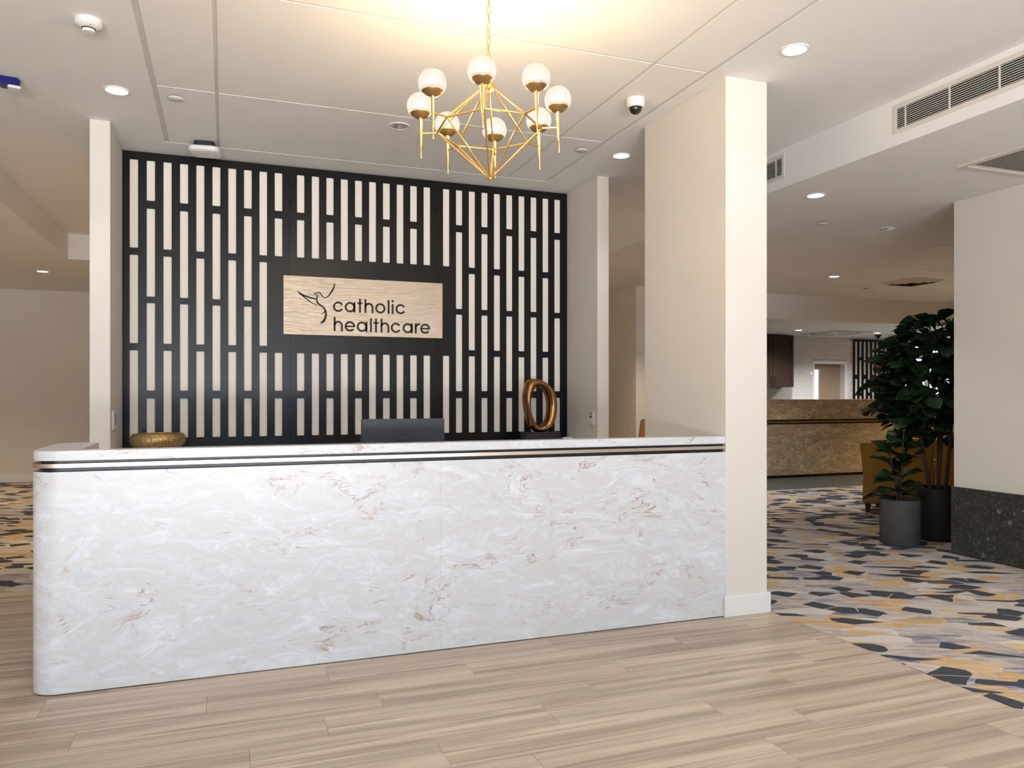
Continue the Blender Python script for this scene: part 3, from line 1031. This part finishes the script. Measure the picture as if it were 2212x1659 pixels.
def tilted(o, m=None):
    o.matrix_local = TM @ (m if m is not None else Matrix())
    return o


ringp = [Vector((r_ring * math.cos(phi + k * PI / 4), r_ring * math.sin(phi + k * PI / 4), z_ring)) for k in range(8)]
for k in range(8):
    tilted(MB().tube(ringp[k], ringp[(k + 1) % 8], 0.0048, n=8).build('ring_bar', M['gold'], ch, smooth=True))
    d = Vector((ringp[k].x, ringp[k].y, 0)).normalized()
    tilted(MB().tube(ringp[k], d * 0.010 + Vector((0, 0, z_apex + 0.008)), 0.0048, n=8).build('lower_strut', M['gold'], ch, smooth=True))
    tilted(MB().tube(ringp[k], d * 0.022 + Vector((0, 0, z_hub)), 0.0046, n=8).build('upper_strut', M['gold'], ch, smooth=True))
tilted(MB().sphere((0, 0, z_apex + 0.004), 0.0125, 14, 8).build('apex_ball', M['gold'], ch, smooth=True))
tilted(MB().lathe([(0.001, 0.05), (0.010, 0.048), (0.014, 0.03), (0.027, 0.022), (0.030, 0.0), (0.027, -0.016), (0.001, -0.018)], 20, (0, 0, z_hub)).build('hub', M['gold'], ch, smooth=True))
post = MB().lathe([(0.001, -0.243), (0.0032, -0.24), (0.0048, -0.18), (0.0096, -0.06), (0.0100, -0.040), (0.001, -0.038)], 14)
post_me = post.mesh('lamp_post', True); post_me.materials.append(M['gold'])
cup_me = MB().lathe([(0.001, -0.056), (0.012, -0.055), (0.030, -0.049), (0.046, -0.036), (0.0515, -0.024), (0.0495, -0.024), (0.044, -0.035), (0.028, -0.046), (0.001, -0.051)], 28).mesh('cup', True)
cup_me.materials.append(M['brassdark'])
glp = []
for j in range(17):
    a = math.radians(-38 + (128) * j / 16)
    glp.append((max(0.0635 * math.cos(a), 1e-5), 0.0625 * math.sin(a) + 0.004))
globe_me = MB().lathe(glp, 32).mesh('globe', True); globe_me.materials.append(M['globe'])
tip_me = MB().sphere((0, 0, -0.246), 0.0062, 12, 8).mesh('finial', True); tip_me.materials.append(M['gold'])
bulb_me = MB().lathe([(0.001, -0.045), (0.010, -0.045), (0.010, -0.022), (0.016, -0.005), (0.018, 0.010), (0.012, 0.024), (0.001, 0.029)], 16).mesh('bulb', True)
bulb_me.materials.append(M['bulb'])
for k in range(8):
    a = phi + k * PI / 4
    p = Vector((r_post * math.cos(a), r_post * math.sin(a), z_glob))
    lp = tilted(obj('lamp_post', post_me, None, ch), Matrix.Translation(p))
    obj('cup', cup_me, None, lp); obj('globe', globe_me, None, lp); obj('finial', tip_me, None, lp); obj('bulb', bulb_me, None, lp)
    dv_ = Vector((math.cos(a), math.sin(a), 0))
    MB().tube(-dv_ * (r_post - r_ring) + Vector((0, 0, z_ring - z_glob)), Vector((0, 0, z_ring - z_glob)), 0.0046, n=8).build('arm_rod', M['gold'], lp, smooth=True)
    point('globe_lamp', (0, 0, 0.008), 19.5, (1.0, 0.71, 0.41), 0.03, lp)


def link_mesh(w, l, r, n=6):
    path = []
    for k in range(9):
        t = PI * k / 8
        path.append((w * math.cos(t), l + w * math.sin(t)))
    for k in range(9):
        t = PI + PI * k / 8
        path.append((w * math.cos(t), -l + w * math.sin(t)))
    mb = MB()
    vs, fs = [], []
    m = len(path)
    for i, (x, z) in enumerate(path):
        a, b = path[i - 1], path[(i + 1) % m]
        d = Vector((b[0] - a[0], b[1] - a[1])).normalized()
        nx, nz = -d.y, d.x
        for k in range(n):
            t = 2 * PI * k / n
            vs.append((x + nx * r * math.cos(t), r * math.sin(t), z + nz * r * math.cos(t)))
    for i in range(m):
        for k in range(n):
            fs.append((i * n + k, i * n + (k + 1) % n, ((i + 1) % m) * n + (k + 1) % n, ((i + 1) % m) * n + k))
    mb.add(vs, fs)
    return mb.mesh('chain_link', True)


lk = link_mesh(0.0075, 0.013, 0.0022); lk.materials.append(M['gold'])
hub_top = TM @ Vector((0, 0, z_hub + 0.05))
zz, k = hub_top.z + 0.014, 0
while zz < -0.03:
    f_ = (zz - hub_top.z) / (-hub_top.z)
    o = obj('chain_link', lk, None, ch, (hub_top.x * (1 - f_), hub_top.y * (1 - f_), zz))
    o.rotation_euler = (0, 0, (0.9 if k % 2 else 0.9 - PI / 2) + 0.25 * math.sin(k))
    zz += 0.0365; k += 1
MB().lathe([(0.001, -0.03), (0.012, -0.03), (0.055, -0.012), (0.06, 0.0), (0.001, 0.0)], 28).build('canopy', M['gold'], ch, smooth=True)

# ------------------------------------------------------------------ ceiling fittings
ring_me = MB().lathe([(0.081, 0.0), (0.080, -0.004), (0.070, -0.006), (0.063, -0.003), (0.060, 0.006), (0.081, 0.006)], 36, closed=True).mesh('trim_ring', True)
ring_me.materials.append(M['white'])
lens_me = MB().lathe([(0.0625, -0.0025), (0.03, -0.0045), (0.0005, -0.005)], 32).mesh('lens', True)
off_me = lens_me.copy()
lens_me.materials.append(M['lit']); off_me.materials.append(M['unlit'])


def downlight(x, y, z, label, lit=True, power=40, spread=104, color=(0.97, 0.98, 1.0)):
    t = thing('downlight', label, 'downlight', (x, y, z - 0.001), 0, 'round ceiling downlights')
    obj('trim_ring', ring_me, None, t)
    obj('lens', lens_me if lit else off_me, None, t)
    if lit:
        d = bpy.data.lights.new('downlight_beam', 'SPOT')
        d.energy, d.color, d.spot_size, d.spot_blend, d.shadow_soft_size = power, color, math.radians(spread), 0.85, 0.05
        o = bpy.data.objects.new('downlight_beam', d); COL.objects.link(o)
        o.location = (0, 0, -0.02); o.parent = t


downlight(-0.653, 5.496, H, 'lit round downlight in front of the left wing wall', power=20)
downlight(3.000, 3.523, H, 'lit round downlight in front of the white pier', power=6)
downlight(3.010, 5.572, H, 'lit round downlight between pier and right wing wall', power=20)
downlight(1.173, 5.515, H, 'unlit round downlight behind the chandelier', lit=False)
downlight(4.540, 5.080, LOW, 'lit round downlight right of the pier under the bulkhead', power=60)
downlight(6.101, 5.858, LOW, 'unlit round downlight in the dim lounge ceiling', lit=False)
downlight(7.884, 8.463, LOW, 'lit round downlight in the panelled lounge ceiling', power=170)
downlight(-2.278, 11.759, LOW, 'lit round downlight left of the left wing wall', power=60)
downlight(10.233, 11.904, KIT, 'lit round downlight over the bar beside the wall cabinet', power=340, spread=150)
downlight(12.160, 11.893, KIT, 'lit round downlight over the bar beside the fig tree', power=220, spread=150)

WARM = (1.0, 0.74, 0.40)
downlight(-3.60, 11.76, LOW, 'added unseen downlight in the corridor far left of the frame', power=190, color=WARM)  # unseen lamp added to warm the far left wall
downlight(-3.20, 8.00, LOW, 'added unseen downlight nearest the left side wall', power=200, color=WARM)  # added out of view to brighten the left corridor
downlight(1.20, 9.00, H, 'added unseen downlight in the corridor behind the screen wall', power=900, color=(1.0, 0.76, 0.46))  # added behind the screen wall to lift the far left ceiling
downlight(5.42, 9.12, LOW, 'lit round downlight in the passage behind the pier', power=190, color=(1.0, 0.86, 0.66))
downlight(11.20, 8.30, LOW, 'added unseen downlight in the lounge right of the bar', power=540, color=WARM)  # added out of view to brighten the bar and lounge
downlight(10.20, 5.90, LOW, 'added unseen downlight over the lounge armchairs', power=260, color=WARM)  # another unseen lamp added to raise the lounge brightness
downlight(4.54, 2.10, LOW, 'added unseen downlight over the carpet right of the camera', power=110)  # added outside the frame to brighten the near carpet
for x, n1 in ((-0.65, 'left'), (1.15, 'middle'), (3.0, 'right')):  # added lamps out of frame, their floor bounce brightens the ceiling
    downlight(x, 1.3, H, 'added unseen downlight above the camera on the %s' % n1, power=28)
    downlight(x, -1.6, H, 'added unseen downlight near the entrance on the %s' % n1, power=28)
disc_me = MB().lathe([(0.047, 0.0), (0.047, -0.004), (0.045, -0.006), (0.0005, -0.0065)], 28).mesh('cover', True); disc_me.materials.append(M['white'])
neck_me = MB().lathe([(0.038, 0.006), (0.038, 0.0)], 20).mesh('neck', True); neck_me.materials.append(M['copper'])
for x, y, z, lab in ((-0.306, 5.49, H, 'flat round sprinkler cover near the left ceiling edge'), (2.639, 5.533, H, 'flat round sprinkler cover right of the chandelier'),
                     (5.322, 5.863, LOW, 'flat round sprinkler cover in the lounge ceiling beside the pier'), (9.229, 9.252, LOW, 'flat round sprinkler cover near the bar bulkhead')):
    t = thing('sprinkler_cover', lab, 'sprinkler', (x, y, z - 0.007), 0, 'sprinkler covers')
    obj('cover', disc_me, None, t); obj('neck', neck_me, None, t)


def smoke(x, y, z, label, s=1.0):
    t = thing('smoke_detector', label, 'smoke detector', (x, y, z), 0, 'smoke detectors')
    MB().lathe([(0.052 * s, 0), (0.053 * s, -0.020 * s), (0.050 * s, -0.024 * s), (0.030 * s, -0.036 * s), (0.0005, -0.036 * s)], 32).build('base', M['white'], t, smooth=True)
    MB().lathe([(0.0285 * s, -0.034 * s), (0.027 * s, -0.040 * s), (0.0265 * s, -0.040 * s)], 28).build('air_slot', M['dark'], t, smooth=True)
    MB().lathe([(0.024 * s, -0.034 * s), (0.026 * s, -0.043 * s), (0.022 * s, -0.050 * s), (0.0005, -0.051 * s)], 28).build('cap', M['white'], t, smooth=True)
    MB().sphere((0.012 * s, -0.0385 * s, -0.0335 * s), 0.0022 * s, 8, 6).build('indicator', M['dark'], t)


smoke(-0.668, 4.52, H, 'round white smoke detector on the ceiling at the upper left', 1.24)
smoke(12.80, 12.16, KIT, 'round white smoke detector over the bar beside the fig tree', 1.1)

st_ = thing('alarm_strobe', 'dark blue alarm strobe on the ceiling at the far left', 'alarm', (-1.245, 5.53, H), math.radians(12))
MB().prism([(-0.062, -0.05), (0.05, -0.052), (0.056, 0.03), (0.02, 0.046), (-0.02, 0.046), (-0.056, 0.036)], -0.052, 0).build('lens', M['blue'], st_, bevel=0.008)
MB().box(-0.015, 0.058, -0.056, 0.03, -0.066, -0.050).build('base', M['white'], st_, bevel=0.006)

ap = thing('wireless_access_point', 'white rounded-square wireless unit on black mount above the screen', 'access point', (-0.150, 6.42, H), math.radians(-8))
MB().prism(rrect(-0.075, 0.075, -0.075, 0.075, 0.03), -0.048, 0).build('mount', M['plinth'], ap, bevel=0.004)
cv = MB()
outl = rrect(-0.112, 0.112, -0.112, 0.112, 0.05)
prof = ((0.80, -0.044), (0.97, -0.047), (1.0, -0.056), (1.0, -0.070), (0.96, -0.080), (0.84, -0.086), (0.5, -0.0882), (0.02, -0.0885))
nv = len(outl)
cv.add([(x * k, y * k, z_) for k, z_ in prof for x, y in outl],
       [(a * nv + b, a * nv + (b + 1) % nv, (a + 1) * nv + (b + 1) % nv, (a + 1) * nv + b) for a in range(len(prof) - 1) for b in range(nv)])
cv.build('cover', M['white'], ap, smooth=True, sharp=50)
MB().box(-0.02, 0.012, -0.03, -0.022, -0.0886, -0.0875).box(0.02, 0.035, -0.03, -0.022, -0.0886, -0.0875).build('marking', M['unlit'], ap)

dc = thing('dome_camera', 'white dome security camera with smoked lens on the ceiling', 'camera', (2.525, 4.478, H))
dc.scale = (1.16, 1.16, 1.16)
MB().lathe([(0.053, 0), (0.0545, -0.010), (0.053, -0.030), (0.046, -0.046), (0.036, -0.050), (0.034, -0.048)], 36).build('housing', M['white'], dc, smooth=True)
MB().lathe([(0.0355, -0.049), (0.034, -0.062), (0.027, -0.075), (0.016, -0.083), (0.0005, -0.086)], 32).build('dome', M['domeglass'], dc, smooth=True)
MB().lathe([(0.0375, -0.0485), (0.0375, -0.0515), (0.0345, -0.0515), (0.0345, -0.0485)], 32, closed=True).build('bezel', M['dark'], dc, smooth=True)


def grille(label, x, y0, y1, z0, z1, mulls, n=10, fr_=0.028):
    """linear slot grille on a face of constant x looking towards -x"""
    t = thing('air_grille', label, 'vent', (x, (y0 + y1) / 2, (z0 + z1) / 2), 0, 'linear bulkhead grilles')
    iv = Matrix.Translation((-x, -(y0 + y1) / 2, -(z0 + z1) / 2))

    def b(mb, name, mat, **k):
        o = mb.build(name, mat, t, **k); o.matrix_parent_inverse = iv
    f = MB()
    f.box(x - 0.006, x, y0 - fr_, y1 + fr_, z1, z1 + fr_); f.box(x - 0.006, x, y0 - fr_, y1 + fr_, z0 - fr_, z0)
    f.box(x - 0.006, x, y0 - fr_, y0, z0, z1); f.box(x - 0.006, x, y1, y1 + fr_, z0, z1)
    b(f, 'frame', M['slat'])
    b(MB().box(x - 0.0015, x - 0.0005, y0, y1, z0, z1), 'backing', M['dark'])
    pitch = (z1 - z0) / n
    for k in range(n):
        zc = z0 + pitch * (k + 0.5)
        b(MB().box(x - 0.006, x - 0.002, y0, y1, zc - 0.0017, zc + 0.0017), 'slat', M['slat'])
    for yv in mulls:
        b(MB().box(x - 0.0072, x - 0.002, yv - 0.005, yv + 0.005, z0, z1), 'mullion', M['slat'])


grille('long slotted air grille on the bulkhead at upper right', 4.13, 0.9, 3.872, 3.091, 3.224, (3.804, 3.479, 3.155, 2.83, 2.505, 2.18, 1.855, 1.53, 1.205))
grille('short slotted air grille on the bulkhead beside the pier', 4.13, 4.99, 6.90, 3.091, 3.224, (5.06, 5.385, 5.71, 6.035, 6.36, 6.685))

rv = thing('return_vent', 'square perforated return air vent in the lounge ceiling', 'vent', (5.25, 3.73, LOW))
f = MB()
for a, b_, zt in ((0.345, 0.30, -0.014), (0.30, 0.275, -0.008)):
    f.box(-a, a, b_, a, zt, 0); f.box(-a, a, -a, -b_, zt, 0); f.box(-a, -b_, -b_, b_, zt, 0); f.box(b_, a, -b_, b_, zt, 0)
f.build('frame', M['slat'], rv)
MB().box(-0.275, 0.275, -0.275, 0.275, -0.004, 0).build('perforated_plate', M['mesh'], rv)

df = thing('ceiling_diffuser', 'square four-way air diffuser in the panelled lounge ceiling', 'vent', (9.28, 8.44, LOW))
for k, (a, b_) in enumerate(((0.30, 0.235), (0.205, 0.15), (0.12, 0.07))):
    f = MB()
    vs = []
    for r_, z_ in ((a, -0.002), (b_, -0.035)):
        vs += [(-r_, -r_, z_), (r_, -r_, z_), (r_, r_, z_), (-r_, r_, z_)]
    f.add(vs, [(0, 1, 5, 4), (1, 2, 6, 5), (2, 3, 7, 6), (3, 0, 4, 7)])
    f.build('louvre', M['slat'], df)
MB().box(-0.30, 0.30, -0.30, 0.30, -0.0015, 0).build('throat', M['dark'], df)

cs = thing('cassette_air_unit', 'ceiling cassette air conditioner with dark slots over the bar', 'air conditioner', (11.35, 12.15, KIT))
MB().box(-0.46, 0.46, -0.46, 0.46, -0.018, 0).build('panel', M['white'], cs, bevel=0.006)
for k in range(4):
    o = MB().box(-0.30, 0.30, 0.335, 0.385, -0.020, -0.016).build('slot', M['dark'], cs); o.rotation_euler = (0, 0, k * PI / 2)
MB().box(-0.28, 0.28, -0.28, 0.28, -0.022, -0.016).build('intake_grille', M['slat'], cs)

# ------------------------------------------------------------------ bar and kitchen
bar = thing('bar_counter', 'long beige swirl-patterned bar counter with dark metal band in the lounge', 'counter', (9.5, 10.24, 0))


def bbx(x0, x1, y0, y1, z0, z1, name, mat, **k):
    MB().box(x0 - 9.5, x1 - 9.5, y0 - 10.24, y1 - 10.24, z0, z1).build(name, mat, bar, **k)


bbx(7.0, 12.6, 10.24, 10.60, 0.945, 1.275, 'upper_panel', M['barstone'], bevel=0.004)
bbx(7.0, 12.58, 10.27, 10.58, 0.870, 0.945, 'recess_channel', M['channel'])
bbx(7.0, 12.6, 10.243, 10.59, 0.892, 0.922, 'metal_strip', M['brassdark'])
bbx(7.0, 12.6, 10.24, 10.60, 0.04, 0.870, 'front_panel', M['barstone'], bevel=0.004)
bbx(7.0, 12.56, 10.28, 10.58, 0.0, 0.04, 'kick_plate', M['darkwood'])

wc = thing('wall_cabinet', 'dark espresso wall cabinet above the bar kitchen', 'cabinet', (10.436, 13.1, 1.512))
MB().box(-1.05, 0.535, -0.18, 0.145, 0, 1.06).build('body', M['cabinet'], wc)
for xa in (-1.05, -0.53, 0.006):
    dr = MB()
    x1_ = xa + 0.524
    dr.box(xa, x1_, -0.20, -0.182, 0.003, 0.075); dr.box(xa, x1_, -0.20, -0.182, 0.985, 1.057)
    dr.box(xa, xa + 0.07, -0.20, -0.182, 0.075, 0.985); dr.box(x1_ - 0.07, x1_, -0.20, -0.182, 0.075, 0.985)
    dr.box(xa + 0.07, x1_ - 0.07, -0.19, -0.182, 0.075, 0.985)
    d_ = dr.build('door', M['cabinet'], wc)
    hx = x1_ - 0.035 if xa == -0.53 else xa + 0.035
    hd = MB(); hd.box(hx - 0.007, hx + 0.007, -0.235, -0.222, 0.06, 0.21); hd.box(hx - 0.006, hx + 0.006, -0.224, -0.2, 0.065, 0.08); hd.box(hx - 0.006, hx + 0.006, -0.224, -0.2, 0.19, 0.205)
    hd.build('handle', M['steel'], d_)

s2 = thing('bar_screen', 'black slotted screen on the far wall behind the fig tree', 'screen', (13.5, 13.24, 0))
sv = Matrix.Translation((-13.5, -13.24, 0))
holes = []
for k in range(11):
    x = 12.905 + 0.1195 * k
    for z0, z1 in ([(1.79, 2.52), (1.0, 1.70)] if k % 2 == 0 else [(2.175, 2.52), (1.40, 2.11), (1.0, 1.33)]):
        holes.append((x, x + 0.058, z0, z1))
o = obj('panel', slotted_panel(12.84, 14.245, 0.6, 2.56, holes, 0.009, 13.228), M['black'], s2); o.matrix_parent_inverse = sv
o = MB().box(12.84, 14.245, 13.238, 13.249, 0.6, 2.56).build('backing_panel', M['cream'], s2); o.matrix_parent_inverse = sv

pd = thing('pendant_lantern', 'small copper pendant lantern in front of the far slotted screen', 'pendant lamp', (12.60, 12.30, KIT))
MB().lathe([(0.075, 0), (0.070, -0.014), (0.030, -0.06), (0.012, -0.09), (0.001, -0.09)], 20).build('canopy', M['plinth'], pd, smooth=True)
MB().tube((0, 0, -0.08), (0, 0, -0.62), 0.006).build('rod', M['plinth'], pd)
cg = MB()
for sx in (-1, 1):
    for sy in (-1, 1):
        cg.tube((sx * 0.05, sy * 0.05, -0.81), (sx * 0.05, sy * 0.05, -0.66), 0.005, n=6)
cg.box(-0.06, 0.06, -0.06, 0.06, -0.825, -0.81); cg.box(-0.06, 0.06, -0.06, 0.06, -0.66, -0.64); cg.lathe([(0.055, -0.64), (0.01, -0.60)], 12)
cg.build('cage', M['copper'], pd)
MB().sphere((0, 0, -0.745), 0.026, 12, 8).build('bulb', M['bulb'], pd, smooth=True)
point('lantern_glow', (0, 0, -0.745), 7, (1.0, 0.55, 0.25), 0.03, pd)

# ------------------------------------------------------------------ armchairs
def armchair(label, loc, rz, mat, w=0.72, hh=0.80, dp=0.74, flare=0.02, name='armchair', group='lounge armchairs'):
    t = thing(name, label, 'armchair', loc, rz, group)
    z0 = 0.11
    bk = MB()       # back: a slightly flaring slab
    vs, fs = [], []
    rows = [(z0, 0.0), (z0 + 0.30, -0.012), (hh * 0.78, 0.0), (hh, flare)]
    for z_, e in rows:
        x = w / 2 + e
        lean = -0.06 * max(0, (z_ - 0.35) / (hh - 0.35))
        vs += [(-x, -dp / 2 + lean, z_), (x, -dp / 2 + lean, z_), (x, -dp / 2 + 0.14 + lean, z_), (-x, -dp / 2 + 0.14 + lean, z_)]
    n = len(rows)
    fs.append((3, 2, 1, 0)); fs.append(tuple(range(4 * n - 4, 4 * n)))
    for j in range(n - 1):
        for k in range(4):
            a, b = 4 * j + k, 4 * j + (k + 1) % 4
            fs.append((a, b, b + 4, a + 4))
    bk.add(vs, fs)
    bk.build('backrest', mat, t, bevel=0.016, seg=3, smooth=True)
    MB().box(-w / 2 + 0.10, w / 2 - 0.10, -dp / 2 + 0.13, dp / 2 - 0.02, z0, 0.29).build('seat_base', mat, t, bevel=0.012)
    MB().box(-w / 2 + 0.105, w / 2 - 0.105, -dp / 2 + 0.14, dp / 2, 0.29, 0.44).build('seat_cushion', mat, t, bevel=0.03, seg=3, smooth=True)
    for s in (-1, 1):
        xa, xb = (-w / 2, -w / 2 + 0.11) if s < 0 else (w / 2 - 0.11, w / 2)
        MB().box(xa, xb, -dp / 2 + 0.13, dp / 2 - 0.01, z0, 0.60).build('armrest', mat, t, bevel=0.025, seg=3, smooth=True)
        for q in (-1, 1):
            cx, cy = s * (w / 2 - 0.055), q * (dp / 2 - 0.055)
            lg = MB()
            lg.add([(cx + a * r_, cy + b * r_, z_) for r_, z_ in ((0.018, 0.0), (0.03, z0 + 0.004)) for a, b in ((-1, -1), (1, -1), (1, 1), (-1, 1))],
                   [(3, 2, 1, 0), (4, 5, 6, 7), (0, 1, 5, 4), (1, 2, 6, 5), (2, 3, 7, 6), (3, 0, 4, 7)])
            lg.build('leg', M['darkwood'], t)
    return t


armchair('mustard fabric armchair seen from behind beside the concrete plant pot', (7.36, 6.84, 0.001), math.radians(-55), M['mustard'])
armchair('mustard fabric armchair half hidden behind the tall fig tree', (8.50, 7.35, 0.001), math.radians(-62), M['mustard'])
armchair('amber leather armchair corner peeking between wing wall and pier', (4.97, 7.98, 0.001), -YAW - 0.1, M['tan'], hh=1.07, w=0.80, flare=-0.03, group='amber passage chair')

# ------------------------------------------------------------------ plants
def leaf_mesh(name, L, Wd, curl, fold):
    nx, ny = 4, 8
    vs, fs, uvs = [], [], []
    for j in range(ny + 1):
        v = j / ny
        q = min(1.0, v / 0.66)
        wv = Wd * (0.10 + 0.90 * (q * q * (3 - 2 * q)) ** 0.8) if v < 0.66 else Wd * math.sqrt(max(0.0004, 1 - ((v - 0.66) / 0.34) ** 2))
        wv *= 1 + 0.05 * math.sin(11 * v)
        for i in range(-nx, nx + 1):
            u = i / nx
            x = u * wv / 2
            z = -curl * v * v * L + fold * abs(u) * wv / 2 + 0.05 * wv * math.sin(v * 9 + 2 * abs(u)) * abs(u)
            vs.append((x, v * L, z)); uvs.append((u / 2 + 0.5, v))
    k = 2 * nx + 1
    for j in range(ny):
        for i in range(2 * nx):
            fs.append((j * k + i, j * k + i + 1, (j + 1) * k + i + 1, (j + 1) * k + i))
    me = bpy.data.meshes.new(name)
    me.from_pydata(vs, [], fs)
    ul = me.uv_layers.new(name='UVMap')
    for lp_ in me.loops:
        ul.data[lp_.index].uv = uvs[lp_.vertex_index]
    me.materials.append(M['leaf'])
    me.shade_smooth()
    return me


leaves = [leaf_mesh('leaf', L, Wd, c, fo) for L, Wd, c, fo in ((0.19, 0.135, 0.25, 0.35), (0.23, 0.15, 0.4, 0.25), (0.16, 0.125, 0.15, 0.45), (0.21, 0.14, 0.55, 0.3))]


def put_leaf(parent, base, direction, roll, sc):
    o = obj('leaf', random.choice(leaves), None, parent)
    d = direction.normalized()
    up = Vector((0, 0, 1))
    x = d.cross(up)
    x = x.normalized() if x.length > 1e-3 else Vector((1, 0, 0))
    zv = x.cross(d)
    R3 = Matrix((x, d, zv)).transposed()
    o.matrix_local = Matrix.Translation(base) @ R3.to_4x4() @ Matrix.Rotation(roll, 4, 'Y') @ Matrix.Scale(sc, 4)
    return o


def pot(parent, r, h, mat):
    MB().lathe([(0.001, 0.0), (r * 0.94, 0.0), (r * 0.97, 0.01), (r, h), (r * 0.93, h), (r * 0.92, h - 0.06)], 40).build('pot', mat, parent, smooth=True)
    MB().lathe([(r * 0.925, h - 0.045), (r * 0.5, h - 0.035), (0.001, h - 0.03)], 24).build('soil', M['soil'], parent, smooth=True)


rnd = random.Random(21)
fp = thing('potted_fig', 'small leafy fig plant in a round grey concrete pot', 'plant', (5.745, 5.36, 0.001))
pot(fp, 0.171, 0.405, M['concrete'])
st = MB()
stems = [(Vector((0, 0, 0.36)), Vector((0.03, -0.02, 1.08))), (Vector((0.03, 0.03, 0.36)), Vector((-0.09, 0.05, 0.9))), (Vector((-0.03, 0.02, 0.36)), Vector((0.14, 0.06, 0.85)))]
for a, b in stems:
    st.tube(a, b, 0.010, 0.005, n=8)
st.build('stem', M['stem'], fp, smooth=True)
for si, (a, b) in enumerate(stems):
    nlv = (17, 11, 11)[si]
    for k in range(nlv):
        t = 0.10 + 0.90 * k / (nlv - 1)
        p = a.lerp(b, t)
        ang = k * 2.4 + si
        el = 0.15 + 0.75 * t * rnd.uniform(0.5, 1.1)
        d = Vector((math.cos(ang) * math.cos(el), math.sin(ang) * math.cos(el), math.sin(el)))
        put_leaf(fp, p, d, rnd.uniform(-0.3, 0.3), rnd.uniform(0.95, 1.3))

ft = thing('fiddle_leaf_fig', 'tall dense dark fig tree behind the stone-based wall', 'plant', (6.28, 5.42, 0.001))
pot(ft, 0.21, 0.48, M['darkpot'])
st = MB()
for (ax_, ay_), (bx_, by_), zt in (((0, 0), (0.05, 0.02), 1.9), ((0.06, 0.05), (0.22, 0.1), 1.7), ((-0.07, 0.02), (-0.28, 0.08), 1.65), ((0.02, -0.06), (-0.05, -0.22), 1.5)):
    a, b = Vector((ax_, ay_, 0.43)), Vector((bx_, by_, zt))
    mdl = a.lerp(b, 0.5) + Vector((rnd.uniform(-.03, .03), rnd.uniform(-.03, .03), 0))
    st.tube(a, mdl, 0.018, 0.014, n=8); st.tube(mdl, b, 0.014, 0.008, n=8)
st.build('trunk', M['stem'], ft, smooth=True)
def crown_spot(lo=0.15):
    while True:
        a = rnd.uniform(0, 2 * PI); uz = rnd.uniform(-1, 1); rr = rnd.uniform(lo, 1) ** 0.5
        hx = math.sqrt(1 - uz * uz)
        z_ = 1.47 + 0.62 * uz * rr
        wide = 0.50 - 0.14 * max(0, (z_ - 1.6) / 0.5)
        p = Vector((wide * hx * math.cos(a) * rr - 0.03, wide * hx * math.sin(a) * rr, z_))
        wp = ft.location + p
        if (wp.x < 6.32 and wp.y < 5.06) or (wp.x < 5.98 and wp.z < 1.12):
            continue
        el = rnd.uniform(-0.2, 0.9)
        a2 = a + rnd.uniform(-0.9, 0.9)
        return p, Vector((math.cos(a2) * math.cos(el), math.sin(a2) * math.cos(el), math.sin(el)))


for cnt in range(280):
    p, d = crown_spot(0.3)
    put_leaf(ft, p, d, rnd.uniform(-0.6, 0.6), rnd.uniform(0.85, 1.2))
inner_bm = bmesh.new()                   # the leaves deep inside the crown, past the countable ones
for cnt in range(260):
    p, d = crown_spot(0.02)
    x = d.cross(Vector((0, 0, 1))).normalized()
    R3 = Matrix((x, d, x.cross(d))).transposed()
    n0 = len(inner_bm.verts)
    inner_bm.from_mesh(leaves[cnt % 4])
    inner_bm.verts.ensure_lookup_table()
    mt = Matrix.Translation(p * 0.94 + Vector((0, 0, 0.09))) @ R3.to_4x4() @ Matrix.Rotation(rnd.uniform(-0.7, 0.7), 4, 'Y')
    bmesh.ops.transform(inner_bm, matrix=mt, verts=inner_bm.verts[n0:])
ime = bpy.data.meshes.new('inner_foliage'); inner_bm.to_mesh(ime); inner_bm.free()
ime.materials.append(M['leaf']) if not ime.materials else None
ime.shade_smooth()
tag(obj('inner_foliage', ime, None, ft), kind='stuff')
for k in range(5):
    put_leaf(ft, Vector((0.05 + rnd.uniform(-.1, .1), rnd.uniform(-.1, .1), 1.96)), Vector((rnd.uniform(-.5, .5), rnd.uniform(-.5, .5), 1)), 0, 1.0)
